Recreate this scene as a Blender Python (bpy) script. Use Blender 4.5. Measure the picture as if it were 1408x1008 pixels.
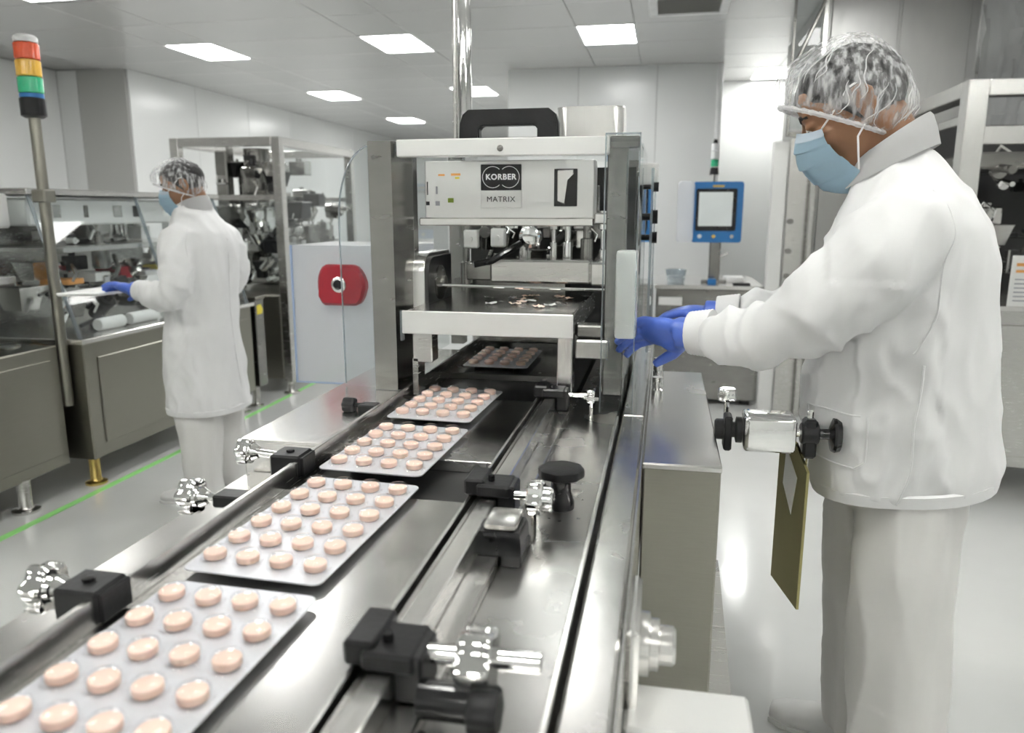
import bpy, bmesh, math, random
from mathutils import Vector, Matrix, noise
for o in list(bpy.data.objects): bpy.data.objects.remove(o, do_unlink=True)
SC = bpy.context.scene
COL = SC.collection
PI = math.pi
R = math.radians

# ------------------------------------------------------------------ camera
cd = bpy.data.cameras.new('camera'); cam = bpy.data.objects.new('camera', cd); COL.objects.link(cam)
cd.sensor_width = 36.0; cd.lens = 1050.0 / 1408.0 * 36.0
cd.clip_start = 0.02; cd.clip_end = 60
cam.location = (0, 0, 1.42)
cam.rotation_euler = (R(90 - 11.52), 0, R(11.19))
cd.dof.use_dof = True; cd.dof.focus_distance = 1.75; cd.dof.aperture_fstop = 3.6
SC.camera = cam
# ------------------------------------------------------------------ world, exposure
w = bpy.data.worlds.new('world'); SC.world = w; w.use_nodes = True
w.node_tree.nodes['Background'].inputs[0].default_value = (0.9, 0.95, 1, 1)
w.node_tree.nodes['Background'].inputs[1].default_value = 0.3
SC.view_settings.view_transform = 'Standard'; SC.view_settings.look = 'None'
SC.view_settings.gamma = 1.0; SC.view_settings.use_curve_mapping = False
SC.view_settings.exposure = 0.0
LAMP = 21.0          # radiance of the ceiling light diffusers

# ------------------------------------------------------------------ materials
M = {}
def mat(name, col, rough=0.5, metal=0.0, var=0.06, scale=8.0, bump=0.0, bscale=60.0, stretch=(1, 1, 1),
        rvar=0.0, emit=0.0, trans=0.0, sss=0.0, coat=0.0, spec=0.5, sheen=0.0, alpha=None, amix=0.0):
    m = bpy.data.materials.new(name); m.use_nodes = True
    nt = m.node_tree; N = nt.nodes; L = nt.links
    b = N['Principled BSDF']
    tc = N.new('ShaderNodeTexCoord'); mp = N.new('ShaderNodeMapping'); mp.inputs['Scale'].default_value = stretch
    L.new(tc.outputs['Object'], mp.inputs[0])
    nz = N.new('ShaderNodeTexNoise'); nz.inputs['Scale'].default_value = scale; nz.inputs['Detail'].default_value = 4
    L.new(mp.outputs[0], nz.inputs['Vector'])
    rp = N.new('ShaderNodeValToRGB')
    lo = [max(0, c * (1 - var)) for c in col]; hi = [min(1, c * (1 + var)) for c in col]
    rp.color_ramp.elements[0].position = 0.3; rp.color_ramp.elements[1].position = 0.7
    rp.color_ramp.elements[0].color = (*lo, 1); rp.color_ramp.elements[1].color = (*hi, 1)
    L.new(nz.outputs[0], rp.inputs[0]); L.new(rp.outputs[0], b.inputs['Base Color'])
    b.inputs['Roughness'].default_value = rough; b.inputs['Metallic'].default_value = metal
    b.inputs['Specular IOR Level'].default_value = spec
    if rvar:
        mr = N.new('ShaderNodeMapRange'); mr.inputs['From Min'].default_value = 0.3; mr.inputs['From Max'].default_value = 0.7
        mr.inputs['To Min'].default_value = max(0.01, rough - rvar); mr.inputs['To Max'].default_value = rough + rvar
        L.new(nz.outputs[0], mr.inputs[0]); L.new(mr.outputs[0], b.inputs['Roughness'])
    if bump:
        n2 = N.new('ShaderNodeTexNoise'); n2.inputs['Scale'].default_value = bscale; n2.inputs['Detail'].default_value = 3
        L.new(mp.outputs[0], n2.inputs['Vector'])
        bp = N.new('ShaderNodeBump'); bp.inputs['Strength'].default_value = bump; bp.inputs['Distance'].default_value = 0.01
        L.new(n2.outputs[0], bp.inputs['Height']); L.new(bp.outputs[0], b.inputs['Normal'])
    if emit:
        b.inputs['Emission Color'].default_value = (*col, 1); b.inputs['Emission Strength'].default_value = emit
    if trans: b.inputs['Transmission Weight'].default_value = trans
    if sss:
        b.inputs['Subsurface Weight'].default_value = sss; b.inputs['Subsurface Radius'].default_value = (0.01, 0.005, 0.003)
    if coat: b.inputs['Coat Weight'].default_value = coat; b.inputs['Coat Roughness'].default_value = 0.05
    if sheen: b.inputs['Sheen Weight'].default_value = sheen
    if alpha is not None:
        if amix:
            mr = N.new('ShaderNodeMapRange'); mr.inputs['From Min'].default_value = 0.35; mr.inputs['From Max'].default_value = 0.68
            mr.inputs['To Min'].default_value = max(0, alpha - amix); mr.inputs['To Max'].default_value = min(1, alpha + amix)
            L.new(nz.outputs[0], mr.inputs[0]); L.new(mr.outputs[0], b.inputs['Alpha'])
        else: b.inputs['Alpha'].default_value = alpha
    M[name] = m
    return m
def clear(name, tint=(0.97, 0.98, 0.98), gloss=0.9, rough=0.03, body=0.0, bodycol=(0.9, 0.92, 0.95)):
    """clear sheet plastic: see-through with a Fresnel reflection, optionally a milky body"""
    m = bpy.data.materials.new(name); m.use_nodes = True
    nt = m.node_tree; N = nt.nodes; L = nt.links; N.remove(N['Principled BSDF'])
    out = N['Material Output']
    t = N.new('ShaderNodeBsdfTransparent'); t.inputs[0].default_value = (*tint, 1)
    g = N.new('ShaderNodeBsdfGlossy'); g.inputs['Roughness'].default_value = rough; g.inputs[0].default_value = (gloss,) * 3 + (1,)
    f = N.new('ShaderNodeFresnel'); f.inputs['IOR'].default_value = 1.45
    nz = N.new('ShaderNodeTexNoise'); nz.inputs['Scale'].default_value = 6
    bp = N.new('ShaderNodeBump'); bp.inputs['Strength'].default_value = 0.03
    L.new(nz.outputs[0], bp.inputs['Height']); L.new(bp.outputs[0], g.inputs['Normal'])
    src = t
    if body:
        d = N.new('ShaderNodeBsdfDiffuse'); d.inputs[0].default_value = (*bodycol, 1)
        tl = N.new('ShaderNodeBsdfTranslucent'); tl.inputs[0].default_value = (*bodycol, 1)
        m0 = N.new('ShaderNodeMixShader'); m0.inputs[0].default_value = 0.5; L.new(d.outputs[0], m0.inputs[1]); L.new(tl.outputs[0], m0.inputs[2])
        m1 = N.new('ShaderNodeMixShader'); m1.inputs[0].default_value = body; L.new(t.outputs[0], m1.inputs[1]); L.new(m0.outputs[0], m1.inputs[2]); src = m1
    ge = N.new('ShaderNodeNewGeometry'); mm = N.new('ShaderNodeMath'); mm.operation = 'SUBTRACT'; mm.inputs[0].default_value = 1.0; L.new(ge.outputs['Backfacing'], mm.inputs[1])
    mf = N.new('ShaderNodeMath'); mf.operation = 'MULTIPLY'; L.new(f.outputs[0], mf.inputs[0]); L.new(mm.outputs[0], mf.inputs[1])
    m2 = N.new('ShaderNodeMixShader'); L.new(mf.outputs[0], m2.inputs[0]); L.new(src.outputs[0], m2.inputs[1]); L.new(g.outputs[0], m2.inputs[2])
    L.new(m2.outputs[0], out.inputs[0]); M[name] = m
mat('floor_epoxy', (0.60, 0.61, 0.60), 0.16, 0, 0.04, 1.5, 0.01, 6, rvar=0.05, coat=0.3)
mat('tape_green', (0.30, 0.72, 0.22), 0.4)
mat('wall_white', (0.82, 0.83, 0.82), 0.22, 0, 0.02, 1.0)
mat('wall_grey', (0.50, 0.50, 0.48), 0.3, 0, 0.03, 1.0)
mat('joint_grey', (0.45, 0.45, 0.44), 0.6)
mat('ceiling_panel', (0.66, 0.66, 0.65), 0.22, 0, 0.03, 0.8)
mat('diffuser', (1, 1, 0.98), 0.5, 0, 0.0, emit=LAMP)
mat('frame_white', (0.85, 0.85, 0.85), 0.4)
mat('steel', (0.62, 0.61, 0.59), 0.25, 1, 0.025, 30, 0.004, 90, (0.6, 0.6, 10), rvar=0.03)
mat('steel_bright', (0.80, 0.79, 0.77), 0.24, 1, 0.02, 30, 0.004, 90, (10, 0.6, 0.6), rvar=0.03)
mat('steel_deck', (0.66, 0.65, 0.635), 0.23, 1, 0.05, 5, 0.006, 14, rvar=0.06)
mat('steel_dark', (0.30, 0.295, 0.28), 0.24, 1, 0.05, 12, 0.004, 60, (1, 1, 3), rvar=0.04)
mat('steel_cabinet', (0.315, 0.305, 0.265), 0.34, 1, 0.025, 30, 0.004, 90, (0.6, 0.6, 10), rvar=0.03)
mat('steel_side', (0.44, 0.435, 0.42), 0.27, 1, 0.06, 6, 0.01, 14, rvar=0.06)
mat('steel_grey', (0.38, 0.38, 0.37), 0.38, 1, 0.03, 20, 0.01, 8, (1, 1, 0.3), rvar=0.05)
mat('steel_olive', (0.34, 0.31, 0.14), 0.12, 1, 0.08, 5)
mat('chrome', (0.88, 0.88, 0.87), 0.06, 1, 0.03, 10, 0.03, 25)
mat('brass', (0.70, 0.52, 0.18), 0.25, 1)
mat('satin_white', (0.80, 0.80, 0.785), 0.32, 0.35, 0.03, 4)
mat('black_plastic', (0.014, 0.014, 0.015), 0.36, 0, 0.2, 20, 0.05, 120, spec=0.3)
mat('black_gloss', (0.015, 0.015, 0.016), 0.12, 0, 0.2, 20)
mat('rubber', (0.03, 0.03, 0.03), 0.7)
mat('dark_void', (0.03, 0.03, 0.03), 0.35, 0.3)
mat('red_plastic', (0.36, 0.018, 0.032), 0.3)
mat('orange_lens', (0.80, 0.10, 0.025), 0.25, coat=0.5)
mat('amber_lens', (0.90, 0.52, 0.06), 0.25, coat=0.5)
mat('green_lens', (0.03, 0.50, 0.24), 0.25, coat=0.5)
mat('blue_plastic', (0.02, 0.16, 0.42), 0.35)
mat('screen', (0.62, 0.66, 0.65), 0.25, 0, 0.08, 3, emit=0.15)
mat('yellow_decal', (0.75, 0.62, 0.05), 0.5)
mat('paper', (0.85, 0.85, 0.83), 0.7)
mat('print_grey', (0.35, 0.35, 0.38), 0.7)
mat('print_orange', (0.75, 0.35, 0.10), 0.7)
mat('print_green', (0.30, 0.40, 0.06), 0.7)
mat('print_black', (0.012, 0.012, 0.012), 0.4)
mat('print_white', (0.9, 0.9, 0.9), 0.5)
mat('tablet', (0.88, 0.645, 0.535), 0.42, 0, 0.03, 30, sss=0.1, coat=0.1)
mat('foil', (0.66, 0.67, 0.71), 0.33, 0.25, 0.05, 40, 0.08, 160)
mat('coat_fabric', (0.80, 0.80, 0.80), 0.8, 0, 0.02, 12, 0.25, 11, (1, 1, 0.6), sheen=0.1)
mat('trouser_fabric', (0.74, 0.73, 0.71), 0.85, 0, 0.03, 12, 0.15, 8, (1, 1, 0.5), sheen=0.15)
mat('shoe_white', (0.75, 0.75, 0.74), 0.6, 0, 0.04, 12, 0.15, 25)
mat('skin', (0.29, 0.145, 0.075), 0.5, 0, 0.10, 14, 0.05, 150, sss=0.12)
mat('skin_ear', (0.45, 0.25, 0.17), 0.5, 0, 0.10, 14, sss=0.12)
mat('hair', (0.012, 0.011, 0.011), 0.6, 0, 0.4, 60, 0.5, 90, (1, 1, 0.2))
mat('hairnet', (0.92, 0.92, 0.93), 0.7, 0, 0.03, 75, 0.4, 60, (1.0, 1.0, 0.28), alpha=0.25, amix=0.27)
mat('elastic', (0.88, 0.88, 0.89), 0.8, 0, 0.04, 60, 0.5, 120, alpha=0.6)
mat('mask_blue', (0.54, 0.74, 0.87), 0.75, 0, 0.03, 20, 0.1, 60)
mat('mask_edge', (0.62, 0.72, 0.82), 0.75, 0, 0.04, 20)
mat('glove_blue', (0.075, 0.155, 0.60), 0.42, 0, 0.08, 16, 0.15, 40, coat=0.15)
mat('eye_white', (0.8, 0.78, 0.75), 0.2)
mat('grout', (0.2, 0.2, 0.2), 0.8)
clear('acrylic', (0.93, 0.945, 0.945), 0.95, 0.03)
clear('acrylic_edge', (0.70, 0.74, 0.76), 0.95, 0.05, 0.25, (0.7, 0.75, 0.78))
clear('frosted', (0.92, 0.93, 0.95), 0.6, 0.3, 0.6, (0.86, 0.87, 0.885))
clear('frosted_blue', (0.8, 0.86, 0.96), 0.6, 0.3, 0.7, (0.55, 0.66, 0.85))
clear('bubble', (0.965, 0.965, 0.97), 0.95, 0.05)
clear('curtain_plastic', (0.7, 0.71, 0.71), 1.0, 0.05, 0.35, (0.6, 0.6, 0.6))

# ------------------------------------------------------------------ mesh helpers
class MB:
    def __init__(s): s.bm = bmesh.new()
    def box(s, x0, x1, y0, y1, z0, z1, bev=0.0, seg=1, mtx=None):
        vs = [s.bm.verts.new((x, y, z)) for x in (x0, x1) for y in (y0, y1) for z in (z0, z1)]
        fs = [s.bm.faces.new([vs[i] for i in f]) for f in ((0,1,3,2),(4,6,7,5),(0,4,5,1),(2,3,7,6),(0,2,6,4),(1,5,7,3))]
        if mtx is not None:
            for v in vs: v.co = mtx @ v.co
        if bev:
            es = list({e for f in fs for e in f.edges})
            bmesh.ops.bevel(s.bm, geom=es, offset=bev, segments=seg, affect='EDGES', profile=0.6)
        return s
    def loft(s, rings, cap=True, close=True):
        vr = [[s.bm.verts.new(p) for p in r] for r in rings]
        n = len(vr[0])
        for a, b in zip(vr, vr[1:]):
            for i in range(n if close else n - 1):
                j = (i + 1) % n
                s.bm.faces.new((a[i], a[j], b[j], b[i]))
        if cap and close:
            s.bm.faces.new(list(reversed(vr[0]))); s.bm.faces.new(vr[-1])
        return s
    def tube(s, pts, r, n=10, cap=True, flat=1.0):
        P = [Vector(p) for p in pts]; rs = r if isinstance(r, (list, tuple)) else [r] * len(P)
        rings = []; up = None
        for i, p in enumerate(P):
            t = (P[min(i + 1, len(P) - 1)] - P[max(i - 1, 0)]).normalized()
            if up is None:
                up = Vector((0, 0, 1)) if abs(t.z) < 0.9 else Vector((0, 1, 0))
            a = t.cross(up).normalized(); b = a.cross(t).normalized(); up = b
            rings.append([p + (a * math.cos(2*PI*k/n) + b * flat * math.sin(2*PI*k/n)) * rs[i] for k in range(n)])
        return s.loft(rings, cap)
    def cyl(s, p0, p1, r, n=16, r1=None):
        return s.tube([p0, p1], [r, r if r1 is None else r1], n)
    def lathe(s, prof, o, ax=(0, 0, 1), n=20):
        z = Vector(ax).normalized(); x = z.orthogonal().normalized(); y = z.cross(x); o = Vector(o)
        rings = [[o + z*h + (x*math.cos(2*PI*k/n) + y*math.sin(2*PI*k/n))*max(r, 1e-4) for k in range(n)] for r, h in prof]
        return s.loft(rings)
    def lobed(s, o, ax, r, h, lobes=7, depth=0.14, n=42):
        z = Vector(ax).normalized(); x = z.orthogonal().normalized(); y = z.cross(x); o = Vector(o)
        rings = []
        for k, f in ((0, 0.86), (0.12, 0.98), (0.3, 1.0), (0.7, 1.0), (0.88, 0.98), (1.0, 0.86)):
            rings.append([o + z*h*k + (x*math.cos(t) + y*math.sin(t))*r*f*(1 - depth*(0.5 - 0.5*math.cos(lobes*t))) for t in [2*PI*i/n for i in range(n)]])
        return s.loft(rings)
    def sphere(s, c, r, nu=16, nv=10, mtx=None):
        c = Vector(c); r = r if isinstance(r, (list, tuple)) else (r, r, r)
        rings = []
        for j in range(1, nv):
            t = PI * j / nv
            rings.append([Vector((r[0]*math.sin(t)*math.cos(2*PI*i/nu), r[1]*math.sin(t)*math.sin(2*PI*i/nu), -r[2]*math.cos(t))) for i in range(nu)])
        lo = Vector((0, 0, -r[2])); hi = Vector((0, 0, r[2]))
        if mtx is not None:
            rings = [[mtx @ p for p in q] for q in rings]; lo = mtx @ lo; hi = mtx @ hi
        vr = [[s.bm.verts.new(p + c) for p in q] for q in rings]
        a = s.bm.verts.new(lo + c); b = s.bm.verts.new(hi + c)
        for q, u in zip(vr, vr[1:]):
            for i in range(nu): s.bm.faces.new((q[i], q[(i+1) % nu], u[(i+1) % nu], u[i]))
        for i in range(nu):
            s.bm.faces.new((a, vr[0][(i+1) % nu], vr[0][i])); s.bm.faces.new((b, vr[-1][i], vr[-1][(i+1) % nu]))
        return s
    def prism(s, poly, axis, a0, a1, bev=0.0):
        def P(u, v, a): return (a, u, v) if axis == 'x' else ((u, a, v) if axis == 'y' else (u, v, a))
        n0 = set(s.bm.faces)
        s.loft([[P(u, v, a0) for u, v in poly], [P(u, v, a1) for u, v in poly]])
        if bev:
            fs = [f for f in s.bm.faces if f not in n0]; es = list({e for f in fs for e in f.edges})
            bmesh.ops.bevel(s.bm, geom=es, offset=bev, segments=1, affect='EDGES')
        return s
    def mesh(s, name, off=(0, 0, 0), angle=35):
        bmesh.ops.recalc_face_normals(s.bm, faces=s.bm.faces[:])
        me = bpy.data.meshes.new(name)
        bmesh.ops.translate(s.bm, verts=s.bm.verts[:], vec=-Vector(off))
        s.bm.to_mesh(me); s.bm.free()
        me.polygons.foreach_set('use_smooth', [True] * len(me.polygons))
        me.set_sharp_from_angle(angle=R(angle))
        return me
    def build(s, name, m, parent=None, local=False, angle=35, label=None):
        off = Vector((0, 0, 0))
        if parent is not None and not local:
            p = parent
            while p is not None: off += p.location; p = p.parent
        me = s.mesh(name, off, angle)
        return link(name, me, m, parent, label)
def link(name, me, m, parent=None, label=None):
    if m is not None:
        me.materials.clear(); me.materials.append(M[m] if isinstance(m, str) else m)
    o = bpy.data.objects.new(name, me); COL.objects.link(o)
    if parent is not None: o.parent = parent
    if label: o['label'] = label
    return o
def B(*a, **k): return MB().box(*a, **k)
def thing(name, label, cat, loc=(0, 0, 0), rotz=0.0, group=None):
    o = bpy.data.objects.new(name, None); COL.objects.link(o)
    o.empty_display_size = 0.05
    o.location = loc; o.rotation_euler = (0, 0, rotz); o['label'] = label; o['category'] = cat
    if group: o['group'] = group
    return o
def tag(o, label, cat, group=None):
    o['label'] = label; o['category'] = cat
    if group: o['group'] = group
    return o
def struct(o, label=None):
    o['kind'] = 'structure'
    if label: o['label'] = label
    return o
def remeshed(mb, voxel, smooth=6, factor=0.5):
    """merge overlapping closed shapes into one continuous surface"""
    me = mb.mesh('raw'); o = bpy.data.objects.new('raw', me); COL.objects.link(o)
    rm = o.modifiers.new('r', 'REMESH'); rm.mode = 'VOXEL'; rm.voxel_size = voxel
    sm = o.modifiers.new('s', 'SMOOTH'); sm.iterations = smooth; sm.factor = factor
    dg = bpy.context.evaluated_depsgraph_get(); dg.update()
    ne = bpy.data.meshes.new_from_object(o.evaluated_get(dg))
    bpy.data.objects.remove(o, do_unlink=True); bpy.data.meshes.remove(me)
    ne.polygons.foreach_set('use_smooth', [True] * len(ne.polygons))
    return ne
def wrinkle(me, fn):
    ns = [v.normal.copy() for v in me.vertices]
    for v, n in zip(me.vertices, ns): v.co += n * fn(v.co)
    me.update()
def text_mesh(txt, size, bold=0.0, space=1.0):
    c = bpy.data.curves.new('t', 'FONT'); c.body = txt; c.size = size; c.align_x = 'CENTER'; c.align_y = 'CENTER'
    c.offset = bold; c.extrude = 0.0004; c.space_character = space
    o = bpy.data.objects.new('t', c); COL.objects.link(o)
    dg = bpy.context.evaluated_depsgraph_get(); dg.update()
    me = bpy.data.meshes.new_from_object(o.evaluated_get(dg))
    bpy.data.objects.remove(o, do_unlink=True)
    return me
def rrect(x0, x1, y0, y1, r, n=5):
    pts = []
    for cx, cy, a in ((x1 - r, y1 - r, 0), (x0 + r, y1 - r, 90), (x0 + r, y0 + r, 180), (x1 - r, y0 + r, 270)):
        for k in range(n + 1):
            t = R(a + 90.0 * k / n); pts.append((cx + r * math.cos(t), cy + r * math.sin(t)))
    return pts

# ================================================================== THE SETTING
X0, X1, Y0, Y1, ZC = -6.1, 4.5, -3.0, 15.0, 2.8
fl = struct(B(X0 - 0.2, X1 + 0.2, Y0 - 0.2, Y1 + 0.2, -0.1, 0.0).build('floor', 'floor_epoxy'), 'glossy light grey epoxy floor')
ce = struct(B(X0 - 0.2, X1 + 0.2, Y0 - 0.2, Y1 + 0.2, ZC + 0.012, ZC + 0.12).build('ceiling', 'joint_grey'), 'pale grey panelled cleanroom ceiling')
wl = struct(MB().prism([(X0 - 0.2, Y0), (X0, Y0), (X0, 7.1), (-5.31, 7.1), (-5.31, Y1), (X0 - 0.2, Y1)], 'z', 0, ZC + 0.02).build('wall_left', 'joint_grey'), 'white panelled wall with a stepped corner coloured grey for shade')
wb = struct(B(X0 - 0.2, -1.6, Y1, Y1 + 0.2, 0, ZC + 0.02).build('wall_back', 'wall_white'))
wk = struct(MB().prism([(-1.6, 7.93), (0.46, 7.93), (0.46, 9.06), (X1, 9.06), (X1, 9.3), (0.3, 9.3), (0.3, Y1), (-1.6, Y1)], 'z', 0, ZC + 0.02).build('wall_middle', 'joint_grey'), 'white panelled partition behind the operator screen')
wr = struct(B(X1, X1 + 0.2, Y0, Y1, 0, ZC + 0.02).build('wall_right', 'wall_white'))
wf = struct(B(X0 - 0.2, X1 + 0.2, Y0 - 0.2, Y0, 0, ZC + 0.02).build('wall_front', 'wall_white'))
# wall panels, each proud of the joint behind it
def panel(par, x0, x1, y0, y1, z0, z1, m='wall_white'):
    B(x0, x1, y0, y1, z0, z1, bev=0.002).build('wall_panel', m, par)
for y in range(5):
    a = 1.09 + y * 1.2
    panel(wl, X0 - 0.005, X0 + 0.014, a + 0.004, a + 1.196, 0.0, ZC)
panel(wl, -6.084, -5.86, 7.086, 7.105, 0, ZC, 'wall_white'); panel(wl, -5.855, -5.315, 7.086, 7.105, 0, ZC, 'wall_grey')  # grey panel colour stands for the shade on this return face
for k in range(7):
    a = 7.11 + k * 1.13
    panel(wl, -5.32, -5.296, a + 0.004, min(a + 1.126, Y1), 0, ZC)
for a, b in ((-1.6, -0.90), (-0.895, -0.135), (-0.13, 0.44)): panel(wk, a, b, 7.916, 7.935, 0, ZC)
for a, b in ((0.48, 1.25), (1.255, 2.2), (2.205, 3.3), (3.305, 4.49)): panel(wk, a, b, 9.046, 9.065, 0, ZC)
panel(wk, 0.455, 0.474, 7.95, 9.04, 0, ZC)
for k in range(6): panel(wk, -1.614, -1.595, 7.95 + k * 1.17, 7.95 + k * 1.17 + 1.165, 0, ZC)
struct(MB().cyl((0.456, 7.92, 0), (0.456, 7.92, ZC), 0.028, 10).build('trim_1', 'frame_white'), 'rounded white corner trim of the partition')
struct(B(-1.6, 0.44, 7.90, 7.916, 0, 0.1, bev=0.01).build('baseboard_back', 'wall_grey'))
struct(B(-5.296, -5.28, 7.11, Y1, 0, 0.1, bev=0.01).build('baseboard_left', 'wall_grey'))

# ceiling panels and lights on one grid
LX = [-4.03, -2.27, -0.51, 1.25, 3.01]
LY = [-1.81, 0.86, 3.72, 6.2, 8.87, 11.54]
lights = {(i, j) for i in range(5) for j in range(6)} - {(3, 5), (4, 5), (2, 5), (2, 4), (4, 4)}
rows = []
y = 6.2
while y > 3.4: y -= 0.6675
while y < 14.9: rows.append(y); y += 0.6675
narrow = B(-0.219, 0.219, 0.003, 0.6645, ZC, ZC + 0.014, bev=0.002).mesh('ceiling_panel')
wide = B(-0.655, 0.655, 0.003, 0.6645, ZC, ZC + 0.014, bev=0.002).mesh('ceiling_panel')
for i, x in enumerate(LX[:4]):
    for y in rows:
        if x > -1.6 and y > 9.0: continue
        if x > 0.4 and y > 8.5: continue
        if not any((i, j) in lights and abs(y - LY[j]) < 0.55 for j in range(6)):
            o = link('ceiling_panel', narrow, 'ceiling_panel', ce); o.location = (x, y, 0)
        o = link('ceiling_panel', wide, 'ceiling_panel', ce); o.location = (x + 0.88, y, 0)
for y in rows:
    o = link('ceiling_panel', wide, 'ceiling_panel', ce); o.location = (LX[0] - 0.88, y, 0)
B(X0, X1, Y0, rows[0] - 0.01, ZC, ZC + 0.014).build('ceiling_sheet', 'ceiling_panel', ce)
where = {(0, 2): 'ceiling light panel cut off at the top left corner above the stack light',
         (0, 3): 'bright rectangular ceiling light panel farthest left, above the worker with the tray',
         (1, 3): 'bright rectangular ceiling light panel just left of the tall steel pole',
         (2, 3): 'bright rectangular ceiling light panel beside the ceiling vent',
         (0, 4): 'small far ceiling light panel above the tall framed machine',
         (1, 4): 'far ceiling light panel partly hidden by the tall steel pole',
         (0, 5): 'farthest ceiling light panel low over the left machine post',
         (1, 5): 'farthest ceiling light panel hidden behind the machine handle',
         (3, 4): 'ceiling light panel touching the hairnet of the near worker at its left',
         (3, 3): 'ceiling light panel behind the head of the near worker'}
FR = MB()
for a in ((-0.226, 0.226, -0.004, 0.012), (-0.226, 0.226, 0.668, 0.684), (-0.226, -0.212, 0.012, 0.668), (0.212, 0.226, 0.012, 0.668)):
    FR.box(*a, -0.004, 0.014)
FR = FR.mesh('frame'); DF = B(-0.212, 0.212, 0.012, 0.668, 0.0, 0.01).mesh('diffuser')
for (i, j) in sorted(lights):
    t = thing('ceiling_light', where.get((i, j), 'rectangular ceiling light panel lying outside the picture'), 'ceiling light', (LX[i] - (0.2 if (i, j) == (3, 4) else 0), LY[j] + (0.4 if (i, j) == (0, 2) else -0.6 if (i, j) == (3, 4) else 0), ZC), 0, 'ceiling light panels')
    link('frame', FR, 'frame_white', t); link('diffuser', DF, 'diffuser', t)
v = thing('ceiling_vent', 'grey slatted air vent in the ceiling near the top edge', 'vent', (0.1, 5.45, ZC))
mb = MB()
for a in ((-0.27, 0.27, 0, 0.05), (-0.27, 0.27, 0.45, 0.5), (-0.27, -0.21, 0.05, 0.45), (0.21, 0.27, 0.05, 0.45)): mb.box(*a, -0.02, 0.0, bev=0.004)
mb.build('frame', 'frame_white', v, local=True)
B(-0.21, 0.21, 0.05, 0.45, -0.004, 0.0).build('duct_back', 'steel_dark', v, local=True)
sl = B(-0.208, 0.208, -0.012, 0.012, -0.0015, 0.0015, mtx=Matrix.Rotation(R(35), 4, 'X')).mesh('slat')
for k in range(9):
    o = link('slat', sl, 'wall_grey', v); o.location = (0, 0.07 + k * 0.045, -0.012)
# floor tape
tag(MB().prism([(-2.86, 1.0), (-2.81, 1.0), (-2.80, 3.9), (-2.85, 7.0), (-2.89, 7.0), (-2.84, 3.9)], 'z', 0, 0.0015).build('floor_tape', 'tape_green'), 'thin bright green tape line on the floor along the left machines', 'floor tape')
tag(B(-2.6, -1.2, 5.75, 5.8, 0, 0.0015).build('floor_tape', 'tape_green'), 'pale green tape line on the floor below the frosted cover', 'floor tape')

# ================================================================== CONVEYOR
cv = thing('conveyor', 'polished steel conveyor carrying tablet packs toward the camera', 'conveyor', (-0.45, 1.2, 0))
YN, YF = 0.16, 3.3
ZD = 0.92
# carcass and legs
B(-0.70, -0.10, 0.3, YF, 0.55, 0.86, bev=0.004).build('frame_body', 'steel_cabinet', cv)
for x in (-0.65, -0.16):
    for y in (0.45, 1.9, 3.1):
        MB().box(x - 0.03, x + 0.03, y - 0.03, y + 0.03, 0.03, 0.56, bev=0.003).lathe([(0.05, 0), (0.05, 0.012), (0.018, 0.02), (0.018, 0.04)], (x, y, 0)).build('leg', 'steel', cv)
B(-0.70, -0.24, YN, YF, 0.86, 0.895).build('belt_bed', 'dark_void', cv)
# deck plates between which the dark transfer slots stay open
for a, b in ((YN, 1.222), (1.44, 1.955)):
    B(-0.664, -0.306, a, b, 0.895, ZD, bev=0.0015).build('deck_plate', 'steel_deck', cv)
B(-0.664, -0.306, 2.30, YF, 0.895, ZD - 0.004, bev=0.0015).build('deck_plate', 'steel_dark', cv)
# left guide: upright strip, then the outer ledge
B(-0.674, -0.664, YN, YF, 0.895, 0.957, bev=0.0015).build('guide_rail', 'steel', cv)
B(-0.700, -0.674, YN, YF, 0.83, 0.920, bev=0.002).build('rail_backing', 'steel', cv)
B(-0.876, -0.700, YN, 1.455, 0.825, 0.860, bev=0.003).build('side_ledge', 'steel', cv)
# right guide: thin strip, groove, broad bar, lower step
B(-0.306, -0.300, YN, 2.02, 0.895, 0.955, bev=0.001).build('guide_rail', 'steel_bright', cv)
B(-0.294, -0.287, YN, 2.02, 0.895, 0.950, bev=0.001).build('guide_rail', 'steel', cv)
B(-0.284, -0.256, YN, 2.02, 0.895, 0.955, bev=0.002).build('guide_bar', 'steel_bright', cv)
B(-0.256, -0.222, YN, 2.02, 0.88, 0.922, bev=0.002).build('guide_step', 'steel', cv)
# right deck with upturned lip, gap, and side bar
B(-0.222, -0.104, YN, 2.9, 0.86, 0.905, bev=0.001).build('side_deck', 'steel_side', cv)
B(-0.104, -0.096, YN, 1.86, 0.86, 0.918, bev=0.0015).build('deck_lip', 'steel_bright', cv)
B(-0.087, -0.034, YN, 1.86, 0.74, 0.920, bev=0.004).build('side_bar', 'steel', cv)
B(-0.087, -0.034, 1.864, 2.9, 0.74, 0.920, bev=0.004).build('side_bar', 'steel', cv)
B(-0.034, -0.028, YN, 2.9, 0.70, 0.905, bev=0.001).build('side_skirt', 'steel', cv)
# cross beam and round boss near the lower right corner
B(-0.027, 0.125, 0.808, 0.902, 0.70, 0.822, bev=0.005).build('cross_beam', 'satin_white', cv)
MB().box(-0.028, -0.012, 0.845, 1.0, 0.70, 0.925, bev=0.006).build('boss_plate', 'steel_bright', cv)
MB().lathe([(0.042, -0.012), (0.042, 0.004), (0.034, 0.006), (0.034, 0.016), (0.026, 0.018), (0.026, 0.034), (0.022, 0.038)], (-0.004, 0.93, 0.862), (1, 0, 0), 28).build('round_boss', 'steel_bright', cv)
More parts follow.
